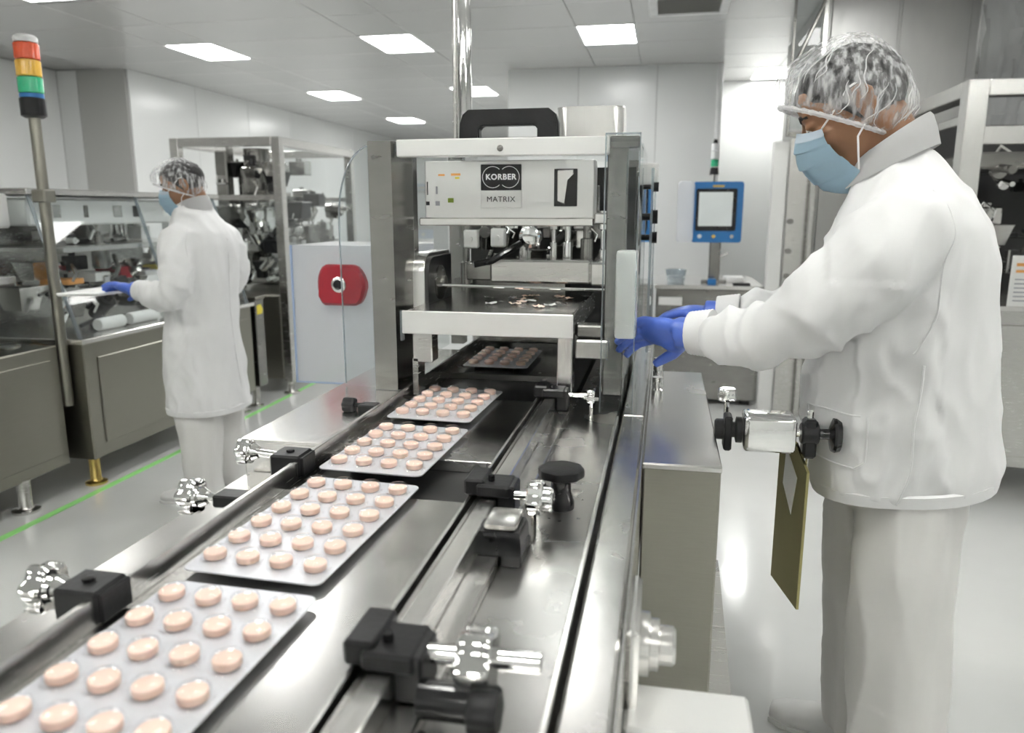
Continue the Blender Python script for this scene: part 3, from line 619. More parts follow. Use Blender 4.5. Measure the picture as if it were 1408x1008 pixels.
# ================================================================== BACKGROUND MACHINES
def motor(t, x, y, z, r, l, ax, m='steel_dark'):
    a = Vector(ax)
    MB().lathe([(r*0.9, 0), (r, l*0.06), (r, l*0.55), (r*1.12, l*0.57), (r*1.12, l*0.7), (r*0.5, l*0.72), (r*0.5, l*0.9), (r*0.2, l*0.91), (r*0.2, l)], (x, y, z), a, 16).build('motor', m, t)
def rig(t, x0, x1, y0, y1, z0, z1, n, seed, sc=1.0):
    """working parts of a machine: motors, brackets, bins, rods, hoses, each its own part"""
    rd = random.Random(seed)
    ms = ['steel', 'steel_dark', 'steel_bright', 'chrome', 'black_plastic', 'dark_void', 'satin_white', 'steel_dark', 'steel']
    for k in range(n):
        x = rd.uniform(x0, x1); y = rd.uniform(y0, y1); z = z0 + (z1 - z0) * rd.random()
        m = rd.choice(ms); s = rd.uniform(0.5, 1.25) * sc; c = k % 6
        if c == 0: motor(t, x, y, z, 0.045*s, 0.2*s, rd.choice(((1, 0, 0), (0, 1, 0), (0, 0, 1), (0.7, 0, 0.7))), m)
        elif c == 1:
            a, b = 0.07*s, 0.05*s
            MB().box(x - a, x + a, y - b, y + b, z, z + 0.012*sc, bev=0.002).box(x - a, x - a + 0.012*sc, y - b, y + b, z, z + 0.13*s, bev=0.002).cyl((x, y, z), (x, y, z + 0.04*sc), 0.012*sc, 8).build('bracket', m, t)
        elif c == 2:
            MB().loft([[Vector((x + u*w_, y + v*w_, z + h)) for u, v in ((-1, -1), (1, -1), (1, 1), (-1, 1))] for h, w_ in ((0, 0.05*s), (0.1*s, 0.075*s), (0.11*s, 0.08*s), (0.115*s, 0.07*s))]).build('hopper_bin', m, t)
        elif c == 3:
            MB().cyl((x, y - 0.12*s, z), (x, y + 0.12*s, z + 0.03*sc), 0.016*s, 12).lathe([(0.03*s, 0), (0.03*s, 0.03*sc)], (x, y, z + 0.0), (0, 1, 0), 14).build('roller', m, t)
        elif c == 4:
            MB().tube([(x, y, z), (x + 0.03*s, y + 0.02*sc, z + 0.08*s), (x - 0.03*sc, y + 0.06*s, z + 0.14*s), (x - 0.05*sc, y + 0.12*s, z + 0.06*s)], 0.012*s, 8).build('hose', m, t)
        else:
            MB().box(x - 0.06*s, x + 0.06*s, y - 0.05*s, y + 0.05*s, z, z + 0.09*s, bev=0.008*sc).lathe([(0.02*s, 0), (0.02*s, 0.02)], (x, y - 0.02*sc, z + 0.09*s), n=12).build('valve_block', m, t)
def foot(t, x, y, h, m='steel', r=0.05):
    MB().lathe([(r, 0), (r, 0.012), (r*0.6, 0.02), (r*0.5, 0.03), (r*0.5, h)], (x, y, 0), n=18).build('foot', m, t)

# ---- left near cabinet (cut by the frame)
t = thing('steel_cabinet', 'stainless cabinet with slanted glass lid at the left picture edge', 'cabinet', (-3.3, 2.6, 0))
B(-3.75, -2.95, 1.9, 3.235, 0.15, 0.765, bev=0.006).build('body', 'steel_cabinet', t)
B(-2.952, -2.944, 2.0, 3.18, 0.21, 0.70, bev=0.003).build('door', 'steel_cabinet', t)
foot(t, -2.97, 2.95, 0.16, r=0.062); foot(t, -3.65, 2.95, 0.16); foot(t, -2.97, 2.05, 0.16)
MB().prism([(-2.96, 0.766), (-3.55, 0.766), (-3.55, 0.95), (-3.52, 0.95)], 'y', 2.1, 3.2).build('slanted_lid', 'acrylic', t)
for k, (x, y) in enumerate(((-3.12, 2.9), (-3.2, 3.08), (-3.28, 2.75), (-3.1, 3.1))):
    MB().lathe([(0.05, 0), (0.055, 0.01), (0.04, 0.02)], (x, y, 0.766), n=16).build('dish', 'steel_bright' if k % 2 else 'satin_white', t)
B(-3.70, -3.05, 2.0, 3.15, 1.075, 1.115, bev=0.006).build('shelf', 'steel_bright', t)
for y in (2.1, 3.1): B(-3.70, -3.64, y - 0.02, y + 0.02, 0.765, 1.52, bev=0.003).build('upright', 'steel', t)
B(-3.72, -3.05, 1.95, 3.16, 1.34, 1.50, bev=0.01).build('header_box', 'satin_white', t)
B(-3.72, -3.60, 1.95, 3.16, 0.766, 1.34).build('back_plate', 'steel', t)
rig(t, -3.5, -3.1, 2.6, 3.1, 0.80, 1.02, 9, 3); rig(t, -3.5, -3.1, 2.6, 3.1, 1.12, 1.25, 10, 5)
MB().lathe([(0.09, 0), (0.10, 0.03), (0.10, 0.08), (0.085, 0.09)], (-3.35, 3.05, 1.50), n=20).build('reel', 'steel_dark', t)
MB().lathe([(0.06, 0), (0.07, 0.02), (0.07, 0.07), (0.05, 0.09)], (-3.35, 2.72, 1.50), n=20).build('reel', 'black_plastic', t)
# ---- stack light
t = thing('stack_light', 'signal tower with red, amber and green lamps on a grey pole', 'signal light', (-2.95, 3.266, 0.45))
MB().cyl((-2.95, 3.266, 0.45), (-2.95, 3.266, 1.87), 0.026, 16).build('pole', 'steel_cabinet', t)
MB().box(-2.988, -2.912, 3.228, 3.304, 1.46, 1.52, bev=0.006).build('pole_clamp', 'steel_cabinet', t)
MB().lathe([(0.04, 0), (0.055, 0.01), (0.055, 0.085), (0.05, 0.09)], (-2.95, 3.266, 1.85), n=24).build('base', 'black_plastic', t)
MB().lathe([(0.052, 0), (0.052, 0.018)], (-2.95, 3.266, 1.94), n=24).build('collar', 'blue_plastic', t)
for k, m_ in enumerate(('green_lens', 'amber_lens', 'orange_lens')):
    MB().lathe([(0.050, 0), (0.054, 0.004), (0.054, 0.068), (0.050, 0.072)], (-2.95, 3.266, 1.96 + k * 0.075), n=24).build('lamp', m_, t)
MB().lathe([(0.050, 0), (0.052, 0.02), (0.04, 0.032)], (-2.95, 3.266, 2.186), n=24).build('cap', 'frame_white', t)
# ---- left main machine behind the far worker
t = thing('filling_machine', 'long steel machine with clear slanted guards where the far worker stands', 'machine', (-3.3, 4.1, 0))
B(-3.75, -2.86, 3.30, 4.92, 0.15, 0.76, bev=0.006).build('body', 'steel_cabinet', t)
B(-2.862, -2.852, 3.39, 4.15, 0.22, 0.68, bev=0.004).build('door', 'steel_cabinet', t)
B(-2.862, -2.852, 4.18, 4.86, 0.22, 0.68, bev=0.004).build('door', 'steel_cabinet', t)
B(-3.75, -2.84, 3.28, 4.94, 0.76, 0.785, bev=0.003).build('worktop', 'steel_bright', t)
foot(t, -2.92, 3.36, 0.16, 'brass', 0.055); foot(t, -2.92, 4.85, 0.16); foot(t, -3.68, 3.4, 0.16); foot(t, -3.68, 4.8, 0.16)
MB().prism([(-2.87, 0.786), (-2.876, 0.786), (-3.086, 1.50), (-3.08, 1.50)], 'y', 3.32, 4.9).build('front_guard', 'acrylic', t)
for y in (3.31, 4.1, 4.9):
    MB().prism([(-2.865, 0.786), (-2.885, 0.786), (-3.095, 1.50), (-3.075, 1.50)], 'y', y - 0.004, y + 0.004).build('guard_edge', 'acrylic_edge', t)
MB().prism([(-2.88, 0.786), (-3.7, 0.786), (-3.7, 1.5), (-3.09, 1.5)], 'y', 3.305, 3.309).build('end_guard', 'acrylic', t)
B(-3.74, -3.06, 3.28, 4.95, 1.50, 1.53, bev=0.004).build('top_rail', 'steel', t)
B(-3.70, -3.12, 3.34, 4.8, 1.345, 1.485, bev=0.01).build('header_box', 'satin_white', t)
for k, (y, w_, m_) in enumerate(((3.5, 0.05, 'steel'), (3.72, 0.03, 'steel_dark'), (3.95, 0.07, 'steel'), (4.12, 0.05, 'print_black'), (4.4, 0.09, 'paper'))):
    B(-3.122, -3.114, y, y + w_, 1.385, 1.45, bev=0.002).build('gauge', m_, t)
B(-3.55, -3.04, 3.45, 4.85, 1.205, 1.235, bev=0.004).build('shelf', 'steel_bright', t)
B(-3.72, -3.66, 3.34, 4.9, 0.786, 1.35).build('back_plate', 'steel', t)
rig(t, -3.4, -3.08, 3.4, 4.75, 0.80, 1.12, 48, 11, 0.9); rig(t, -3.5, -3.16, 3.5, 4.7, 1.24, 1.29, 14, 12, 0.7)
for k in range(6):
    y = 3.55 + k * 0.21
    MB().box(-3.30, -3.12, y, y + 0.12, 1.03, 1.06 + 0.02 * (k % 3), bev=0.004).build('carton', ['print_orange', 'paper', 'red_plastic', 'satin_white', 'yellow_decal', 'paper'][k], t)
for y, l in ((3.55, 0.20), (3.8, 0.24), (4.1, 0.2), (4.4, 0.25)):
    MB().lathe([(0.03, 0), (0.034, 0.01), (0.034, l - 0.01), (0.026, l)], (-2.97, y, 0.82), (0, 1, 0.0), 16).build('roll', 'paper', t)
# ---- small side cabinet further back
t = thing('side_cabinet', 'narrow dark steel cabinet with yellow sticker behind the far worker', 'cabinet', (-2.9, 5.05, 0))
B(-3.5, -2.85, 4.97, 5.08, 0.16, 0.80, bev=0.006).build('body', 'steel_dark', t)
B(-3.5, -2.84, 4.96, 5.09, 0.80, 0.82, bev=0.003).build('top', 'steel_cabinet', t)
MB().prism([(4.985, 0.69), (5.05, 0.69), (5.065, 0.72), (5.04, 0.76), (4.985, 0.755)], 'x', -2.852, -2.848).build('sticker', 'yellow_decal', t)
foot(t, -2.92, 5.025, 0.17); foot(t, -3.4, 5.025, 0.17)
# ---- tall framed machine
t = thing('framed_machine', 'tall machine in an open steel frame with clear panels, behind the far worker', 'machine', (-3.3, 6.1, 0))
Z2 = 1.96
for x in (-3.70, -2.86):
    for y in (5.45, 6.78):
        B(x - 0.035, x + 0.035, y - 0.035, y + 0.035, 0.10, Z2, bev=0.004).build('post', 'steel', t); foot(t, x, y, 0.11, r=0.06)
for y in (5.45, 6.78):
    B(-3.665, -2.895, y - 0.035, y + 0.035, Z2 - 0.065, Z2, bev=0.004).build('top_beam', 'steel', t)
    B(-3.665, -2.895, y - 0.02, y + 0.02, 1.50, 1.54, bev=0.003).build('cross_beam', 'steel', t)
for x in (-3.70, -2.86): B(x - 0.035, x + 0.035, 5.485, 6.745, Z2 - 0.065, Z2, bev=0.004).build('top_beam', 'steel', t)
B(-3.66, -2.90, 5.42, 6.74, 0.12, 0.78, bev=0.006).build('lower_cabinet', 'steel_cabinet', t)
B(-2.90, -2.894, 5.55, 6.65, 0.18, 0.72, bev=0.002).build('door', 'steel_cabinet', t)
B(-2.863, -2.859, 5.49, 6.74, 0.80, 1.89).build('clear_panel', 'acrylic', t)
B(-3.66, -2.90, 5.447, 5.451, 0.80, 1.49).build('clear_panel', 'acrylic', t)
B(-3.60, -3.0, 6.2, 6.7, 0.79, 1.3, bev=0.01).build('inner_housing', 'steel_dark', t)
MB().lathe([(0.13, 0), (0.15, 0.05), (0.15, 0.35), (0.10, 0.40), (0.10, 0.5)], (-3.2, 5.75, 1.40), n=24).build('hopper', 'steel_dark', t)
MB().lathe([(0.05, 0), (0.2, 0.25), (0.2, 0.3)], (-3.2, 5.75, 1.15), n=24).build('funnel', 'chrome', t)
MB().box(-3.48, -3.38, 5.6, 5.7, 0.79, 1.88, bev=0.01).build('column', 'steel_dark', t)
rig(t, -3.5, -2.98, 5.55, 6.1, 0.80, 1.75, 90, 21); rig(t, -3.5, -3.0, 6.2, 6.6, 1.32, 1.5, 8, 23); rig(t, -3.35, -2.97, 5.52, 5.9, 0.85, 1.8, 60, 25, 0.8); rig(t, -3.2, -2.95, 5.9, 6.65, 0.85, 1.5, 36, 27)
MB().box(-3.15, -2.95, 6.3, 6.36, 1.50, 1.54, bev=0.003).box(-3.15, -3.11, 5.9, 6.34, 1.50, 1.54, bev=0.003).build('inner_beam', 'steel_dark', t)

# ---- screen cabinet in the middle distance
t = thing('screen_cabinet', 'dark steel cabinet with cluttered top below the blue screen', 'cabinet', (0.33, 6.1, 0))
B(-0.05, 0.70, 5.72, 6.6, 0.04, 0.86, bev=0.006).build('body', 'steel_dark', t)
B(-0.06, 0.71, 5.70, 6.62, 0.86, 0.89, bev=0.004).build('top', 'steel_bright', t)
B(-0.03, 0.14, 5.715, 5.722, 0.74, 0.80, bev=0.002).build('name_tag', 'satin_white', t)
for x in (0.02, 0.63): B(x - 0.03, x + 0.03, 5.76, 5.82, 0, 0.05).build('foot', 'rubber', t)
MB().lathe([(0.05, 0), (0.07, 0.01), (0.08, 0.06), (0.074, 0.06), (0.06, 0.02)], (0.09, 5.9, 0.93), n=20).lathe([(0.06, 0), (0.07, 0.04)], (0.09, 5.9, 0.89), n=20).build('glass_dish', 'acrylic_edge', t)
B(0.45, 0.6, 5.95, 6.15, 0.89, 0.93, bev=0.01).build('tray', 'satin_white', t)
B(0.32, 0.38, 5.80, 5.86, 0.89, 0.93, bev=0.006).build('blue_valve', 'blue_plastic', t)
B(0.5, 0.62, 5.76, 5.84, 0.89, 0.905, bev=0.003).build('tool', 'black_plastic', t)
def operator_panel(x, y, z, label, rx=0.0):
    t = thing('operator_panel', label, 'screen', (x, y, z), R(rx), 'blue operator screens')
    MB().prism(rrect(-0.18, 0.18, 0.30, 0.74, 0.02), 'y', -0.03, 0.05, 0.004).build('housing', 'blue_plastic', t, local=True)
    MB().prism(rrect(-0.155, 0.135, 0.385, 0.69, 0.012), 'y', -0.036, -0.030).build('bezel', 'black_gloss', t, local=True)
    MB().prism(rrect(-0.135, 0.105, 0.42, 0.665, 0.004), 'y', -0.039, -0.036).build('display', 'screen', t, local=True)
    for k, (bx, m_) in enumerate(((-0.12, 'satin_white'), (-0.02, 'brass'), (0.11, 'steel'))):
        MB().lathe([(0.016, 0), (0.014, 0.01)], (bx, -0.03, 0.345), (0, -1, 0), 12).build('button', m_, t, local=True)
    B(-0.04, 0.04, -0.034, -0.030, 0.70, 0.715).build('badge', 'brass', t, local=True)
    MB().box(-0.04, 0.04, -0.01, 0.05, 0.0, 0.32, bev=0.008).box(-0.09, 0.09, -0.03, 0.07, 0.0, 0.02, bev=0.004).cyl((0.04, 0, 0.2), (0.09, 0, 0.22), 0.008, 8).build('stand', 'steel_dark', t, local=True)
    return t
t = operator_panel(0.37, 5.95, 0.89, 'blue framed operator screen on a post above the dark cabinet')
MB().prism(rrect(-0.29, -0.17, 0.30, 0.745, 0.03), 'y', -0.08, 0.04, 0.004).build('clear_cover', 'frosted', t, local=True)
t = operator_panel(-0.27, 5.95, 0.89, 'blue screen standing in for a reflection, mostly hidden behind the clear guard')  # solid screen stands in for the first screen's reflection in the guard
t = thing('side_pedestal', 'steel pedestal carrying the half hidden blue screen', 'pedestal', (-0.27, 5.95, 0))
MB().box(-0.50, -0.075, 5.75, 6.2, 0.0, 0.89, bev=0.01).build('body', 'steel', t); B(-0.46, -0.12, 5.742, 5.752, 0.2, 0.8, bev=0.003).build('door', 'steel', t)
t = thing('signal_post', 'tiny distant signal light with green lamp above the blue screen', 'signal light', (0.36, 6.4, 0.89))
MB().cyl((0.36, 6.4, 0.89), (0.36, 6.4, 1.72), 0.012, 8).build('pole', 'steel', t)
for k, m_ in enumerate(('black_plastic', 'green_lens', 'paper', 'frame_white')):
    MB().lathe([(0.03 if k else 0.036, 0), (0.03, 0.055)], (0.36, 6.4, 1.70 + k * 0.06), n=14).build('lamp' if k else 'base', m_, t)
MB().lathe([(0.02, 0), (0.012, 0.03)], (0.36, 6.4, 1.94), n=10).build('cap', 'black_plastic', t)

# ---- right machine behind the near worker
t = thing('enclosure', 'tall brushed steel enclosure rising to the ceiling behind the near worker', 'enclosure', (1.5, 6.0, 0))
B(0.96, 1.86, 5.5, 7.2, 0.0, ZC - 0.01, bev=0.01).build('body', 'steel_grey', t)
for x in (0.985, 1.40): B(x, x + 0.40, 5.490, 5.502, 0.1, ZC - 0.06, bev=0.004).build('door', 'steel_grey', t)
B(0.93, 0.965, 5.46, 5.52, 0, ZC - 0.01, bev=0.006).build('corner_post', 'steel', t)
B(0.765, 0.93, 5.495, 5.502, 1.95, ZC - 0.01).build('clear_panel', 'acrylic', t)
B(0.755, 0.772, 5.48, 5.51, 1.9, ZC - 0.01, bev=0.003).build('panel_edge', 'steel_dark', t)
B(0.772, 0.93, 5.48, 5.51, 1.9, 1.93, bev=0.003).build('panel_edge', 'steel_dark', t)
MB().cyl((0.77, 5.47, 2.32), (0.94, 5.47, 2.72), 0.012, 10).build('gas_strut', 'steel_dark', t)
B(0.80, 0.955, 5.55, 5.60, 0.0, 1.9, bev=0.004).build('side_strip', 'steel', t)
B(0.70, 0.80, 5.60, 5.66, 0.0, 1.88, bev=0.004).build('side_strip', 'satin_white', t)
for z in (1.35, 1.15, 0.98): MB().lathe([(0.018, 0), (0.018, 0.03)], (0.83, 5.55, z), (0, -1, 0), 12).build('bolt', 'steel_dark', t)
# crinkled clear curtain
t = thing('plastic_curtain', 'crinkled clear plastic curtain hanging at the top right corner', 'curtain', (2.4, 5.3, 2.0))
mb = MB(); rd = random.Random(8)
for k in range(5):
    rows_ = []
    for j in range(14):
        z = 1.75 + (ZC - 0.02 - 1.75) * j / 13
        rows_.append([Vector((1.80 + k*0.24 + i*0.0225, 5.28 + 0.02*k % 0.03 + 0.085*noise.noise(Vector((i*0.35 + 9*k, j*0.5, k))), z)) for i in range(12)])
    MB().loft(rows_, cap=False, close=False).build('strip', 'curtain_plastic', t)
B(1.78, 3.0, 5.24, 5.34, ZC - 0.03, ZC - 0.005).build('hanger_rail', 'steel', t)
t = thing('framed_line', 'steel framed machine with dark works at the right picture edge', 'machine', (2.0, 4.6, 0))
Z3 = 2.0
for x, y in ((1.36, 4.0), (1.36, 5.2), (2.6, 4.0)):
    B(x - 0.045, x + 0.045, y - 0.045, y + 0.045, 0.10, Z3, bev=0.004).build('post', 'steel_bright', t); foot(t, x, y, 0.11)
B(1.405, 2.6, 3.955, 4.045, Z3 - 0.07, Z3, bev=0.004).build('top_beam', 'steel_bright', t)
B(1.315, 1.405, 4.045, 5.155, Z3 - 0.07, Z3, bev=0.004).build('top_beam', 'steel_bright', t)
B(1.405, 2.6, 3.97, 4.03, 1.72, 1.80, bev=0.004).build('cross_beam', 'steel_bright', t)
B(1.345, 1.375, 4.045, 5.155, 1.82, 1.86, bev=0.004).build('cross_beam', 'steel_bright', t)
B(1.42, 2.6, 4.05, 5.1, 0.16, 0.95, bev=0.006).build('lower_cabinet', 'steel', t)
B(1.47, 2.1, 4.04, 4.052, 0.22, 0.88, bev=0.004).build('door', 'steel', t)
B(1.42, 2.6, 5.0, 5.1, 0.96, 1.9).build('back_plate', 'dark_void', t)
B(1.41, 2.6, 4.0, 4.9, 0.95, 0.975, bev=0.003).build('worktop', 'steel_bright', t)
rig(t, 1.5, 2.2, 4.15, 4.8, 1.0, 1.62, 40, 31)
B(1.45, 2.5, 4.2, 4.9, 1.62, 1.70, bev=0.01).build('header_box', 'steel_dark', t)
t = thing('notice_sheet', 'white printed sheet with orange heading at the right edge', 'paper', (1.7, 4.0, 0.976))
B(1.605, 1.80, 4.0, 4.006, 0.976, 1.215).build('sheet', 'paper', t)
B(1.625, 1.76, 3.998, 4.0, 1.165, 1.18).build('print_line', 'print_orange', t); B(1.625, 1.70, 3.998, 4.0, 1.135, 1.148).build('print_line', 'print_orange', t)
for k in range(6): B(1.625, 1.78 - 0.02*(k % 3), 3.998, 4.0, 1.10 - k*0.02, 1.106 - k*0.02).build('print_line', 'print_grey', t)

# small works inside the packing machine
rig(mc, -0.58, -0.20, 2.40, 2.54, 1.22, 1.42, 40, 41, 0.36)

# ================================================================== PEOPLE
def ellipse_ring(cx, z, hx, hy, n=36, p=2.3, cy=0.0):
    out = []
    for k in range(n):
        a = 2*PI*k/n; c, s = math.cos(a), math.sin(a)
        out.append(Vector((cx + hx*math.copysign(abs(c)**(2/p), c), cy + hy*math.copysign(abs(s)**(2/p), s), z)))
    return out
def fold(co, sc, amp, seed=0.0):
    q = Vector((co.x*sc[0] + seed, co.y*sc[1] - seed, co.z*sc[2] + 2*seed))
    return amp * (0.5 - abs(noise.noise(q)) * 1.6)
def make_hand(mtx, side, scale, curl, spread=1.0, voxel=0.0036):
    """glove with palm, four unequal fingers and a thumb; side = +1 when the thumb is at +y"""
    mb = MB()
    def T(x, y, z): return mtx @ Vector((x*scale, y*scale, z*scale))
    def tube(pts, rs, n=10, flat=1.0): mb.tube([T(*p) for p in pts], [r*scale for r in rs], n, flat=flat)
    q = mtx.to_3x3().to_4x4()
    tube([(-0.035, 0, 0), (-0.01, 0, 0), (0.02, 0, 0)], [0.034, 0.031, 0.033], 14)
    mb.sphere(T(0.05, 0, 0), (0.052*scale, 0.043*scale, 0.021*scale), 18, 12, q)
    mb.sphere(T(0.03, side*0.022, -0.008), (0.032*scale, 0.022*scale, 0.02*scale), 14, 10, q)
    for k, (y, l) in enumerate(((0.031, 0.074), (0.0105, 0.084), (-0.0105, 0.078), (-0.031, 0.061))):
        y *= side; p = Vector((0.082, y, 0.004)); a = 0.0; pts = [(0.05, y*0.8, 0.002), tuple(p)]
        for seg, (f, b) in enumerate(((0.45, 0.55), (0.32, 0.85), (0.23, 0.6))):
            a += R(curl) * b
            p = p + Vector((math.cos(a)*l*f, y*0.18*f*spread, -math.sin(a)*l*f)); pts.append(tuple(p))
        tube(pts, [0.0115, 0.0112, 0.0102, 0.0094, 0.0074])
    p = Vector((0.018, side*0.030, -0.008)); pts = [tuple(p)]
    for f, dx, dz in ((0.034, 0.75, -0.25), (0.027, 0.9, -0.35), (0.021, 0.95, -0.5)):
        d = Vector((dx, side*(0.75 if f > 0.03 else 0.35), dz)).normalized(); p = p + d*f; pts.append(tuple(p))
    tube(pts, [0.0145, 0.0128, 0.0112, 0.0085])
    return remeshed(mb, voxel*scale, 4)
def person(name, label, loc, ang, P):
    t = thing(name, label, 'person', (loc[0], loc[1], 0), R(ang))
    S = P['head_scale']
    H = Matrix.Translation(P['head']) @ Matrix.Rotation(R(P.get('yaw', 0)), 4, 'Z') @ Matrix.Rotation(R(P['tilt']), 4, 'Y') @ Matrix.Scale(S, 4)
    HR = H.to_3x3().to_4x4()
    # ---------------- body: one continuous surface from head to feet
    mb = MB()
    def hs(c, r, rot=None): mb.sphere(H @ Vector(c), r, 20, 14, HR @ rot.to_4x4() if rot else HR)
    hs((0.008, 0, 0.042), (0.094, 0.077, 0.080)); hs((0.030, 0, -0.025), (0.068, 0.063, 0.085)); hs((0.042, 0, -0.072), (0.052, 0.052, 0.036))
    hs((0.080, 0, -0.098), (0.022, 0.024, 0.018)); hs((0.084, 0, 0.034), (0.020, 0.052, 0.014)); hs((0.070, 0, 0.055), (0.032, 0.060, 0.035))
    for s in (-1, 1):
        hs((0.066, s*0.040, -0.022), (0.030, 0.024, 0.026)); hs((0.0835, s*0.031, 0.013), (0.016, 0.018, 0.011))
        ear = [(0.006, s*0.079, 0.020), (0.0, s*0.087, 0.034), (-0.014, s*0.091, 0.036), (-0.026, s*0.093, 0.022), (-0.026, s*0.090, 0.0), (-0.016, s*0.085, -0.018), (-0.004, s*0.080, -0.032), (0.004, s*0.077, -0.026)]
        mb.tube([H @ Vector(p) for p in ear], [0.006*S]*8, 8)
        hs((-0.010, s*0.079, 0.004), (0.018, 0.007, 0.028))
    mb.tube([H @ Vector(p) for p in ((0.092, 0, 0.026), (0.106, 0, -0.004), (0.120, 0, -0.028), (0.108, 0, -0.038))], [0.010*S, 0.012*S, 0.016*S, 0.012*S], 12)
    hs((0.094, 0, -0.058), (0.014, 0.026, 0.008)); hs((0.092, 0, -0.071), (0.014, 0.023, 0.009))
    nb = Vector(P['neck']); mb.tube([H @ Vector((-0.012, 0, -0.02)), H @ Vector((-0.020, 0, -0.085)), nb, nb + Vector((-0.02, 0, -0.1))], [0.060*S, 0.058*S, 0.064*S, 0.075*S], 20)
    mb.loft([ellipse_ring(cx, z, hx*0.80, hy*0.80) for cx, z, hx, hy in P['torso'][:-1]])
    for arm in P['arms']: mb.tube([p[:3] for p in arm], [p[3]*0.62 for p in arm], 14)
    for leg in P['legs']: mb.tube([p[:3] for p in leg], [p[3]*0.70 for p in leg], 14)
    link('body', remeshed(mb, P['voxel'], 5), 'skin', t)
    # ---------------- eyes and brows
    for s in (-1, 1):
        MB().sphere(H @ Vector((0.0885, s*0.031, 0.008)), 0.0105*S, 12, 8).build('eye', 'eye_white', t, local=True)
        MB().tube([H @ Vector(p) for p in ((0.096, s*0.018, 0.004), (0.1005, s*0.030, 0.001), (0.094, s*0.043, 0.004))], 0.0022*S, 6).build('eyelashes', 'hair', t, local=True)
        MB().tube([H @ Vector(p) for p in ((0.100, s*0.014, 0.031), (0.098, s*0.030, 0.036), (0.086, s*0.048, 0.031))], [0.004*S, 0.005*S, 0.003*S], 8).build('eyebrow', 'hair', t, local=True)
    # ---------------- hair
    mb = MB(); mb.sphere((0, 0, 0), (1, 1, 1), 64, 44)
    for v in mb.bm.verts:
        c = Vector((v.co.x*0.099 + 0.007, v.co.y*0.082, v.co.z*0.086 + 0.042))
        f = min(1, max(0, (c.x + 0.05) / 0.13)); lim = -0.050 + 0.108*f*f*(3 - 2*f)
        if c.z < lim: c = Vector((0, 0, 0.03)) + (c - Vector((0, 0, 0.03))) * max(0.80, 1 - (lim - c.z) * 8)
        c += c.normalized() * 0.004 * noise.noise(c*60)
        v.co = H @ c
    mb.build('hair', 'hair', t, local=True, angle=180)
    # ---------------- hairnet: gathered dome with an elastic brim
    K = P['cap_scale']; c0 = Vector(P['head']) + Vector((0.060, 0, -0.017))*K
    d_ = Vector((math.cos(R(17)), 0, math.sin(R(17)))); n_ = Vector((-math.sin(R(17)), 0, math.cos(R(17))))
    YW = Matrix.Rotation(R(P.get('yaw', 0)), 3, 'Z')
    prof = [(0.0, -0.138, 0.122), (0.012, -0.150, 0.140), (0.04, -0.157, 0.152), (0.07, -0.162, 0.148), (0.10, -0.148, 0.131), (0.14, -0.116, 0.102), (0.168, -0.078, 0.072), (0.186, -0.040, 0.040), (0.194, -0.01, 0.012)]
    rings = []; NR = 120
    for k, (h, a, b) in enumerate(prof):
        ring = []
        for i in range(NR):
            th = 2*PI*i/NR; c, s = math.cos(th), math.sin(th)
            rx = (b if c > 0 else -a); ry = (b - a)/2*(0.90 if k < 2 else 0.82)
            g = 1 + (0.018*math.sin(th*30) if k < 2 else 0.012*noise.noise(Vector((c*5, s*5, h*8)))*min(1, (0.2 - h)*8))
            v = c0 + (d_*(c*rx*g) + Vector((0, 1, 0))*(s*ry*g) + n_*h)*K
            ring.append(Vector(P['head']) + YW @ (v - Vector(P['head'])))
        rings.append(ring)
    cap = MB(); cap.loft(rings, cap=False); bot = rings[0]
    cap.bm.faces.new([v for v in cap.bm.verts[-NR:]])
    hn = cap.build('hairnet', 'hairnet', t, local=True, angle=180)
    mb = MB(); mb.tube(bot + [bot[0]], [0.0052*K + 0.0012*(q % 3 == 0) for q in range(NR + 1)], 7); mb.build('elastic_band', 'elastic', hn, local=True)
    mb = MB()
    rd = random.Random(5)
    for k in range(P.get('creases', 0)):
        th = R(rd.uniform(-165, -12)) if k % 2 else R(rd.uniform(12, 165))
        pts = []; u0 = rd.uniform(0.3, 3.0); nn_ = rd.choice((10, 14, 18))
        for j in range(nn_):
            u = min(6.9, u0 + j*0.2); i0 = int(u); f = u - i0
            tt = (th + 0.16*noise.noise(Vector((k*3.1, u*0.9, 0.5))))/(2*PI)*NR; ii = int(math.floor(tt)); g = tt - ii
            pa = rings[i0][ii % NR].lerp(rings[i0][(ii + 1) % NR], g); pb = rings[i0 + 1][ii % NR].lerp(rings[i0 + 1][(ii + 1) % NR], g)
            pts.append(pa.lerp(pb, f))
        mb.tube(pts, [0.0004 + 0.0012*math.sin(PI*q/(nn_ - 1)) for q in range(nn_)], 5)
    if P.get('creases', 0): mb.build('gathers', 'elastic', hn, local=True)
    # ---------------- mask with pleats and ear loops
    rows_ = []; top = None
    for j in range(49):
        v = j/48.0
        z = 0.004 - 0.134*v
        rx = 0.112 + 0.019*math.sin(PI*min(1, v*1.35)) - 0.045*max(0, v - 0.72)/0.28*(max(0, v - 0.72)/0.28)
        ph = R(54 + 18*min(1, v*1.4))
        pl = 0.0045*((v*4.2) % 1.0) if 0.1 < v < 0.85 else 0
        row = []
        for i in range(29):
            a = -ph + 2*ph*i/28
            zz = z + (0.014*(1 - v))*(math.cos(a)**4) - 0.010*(1 - v)*abs(math.sin(a)) - (0.0 if v < 0.6 else 0.008*abs(math.sin(a))*(1 - v))
            row.append(H @ Vector(((rx + pl)*math.cos(a)*1.0 + 0.004, 0.082*math.sin(a)*(1 - 0.12*v), zz)))
        rows_.append(row)
    mb = MB(); mb.loft(rows_, cap=False, close=False)
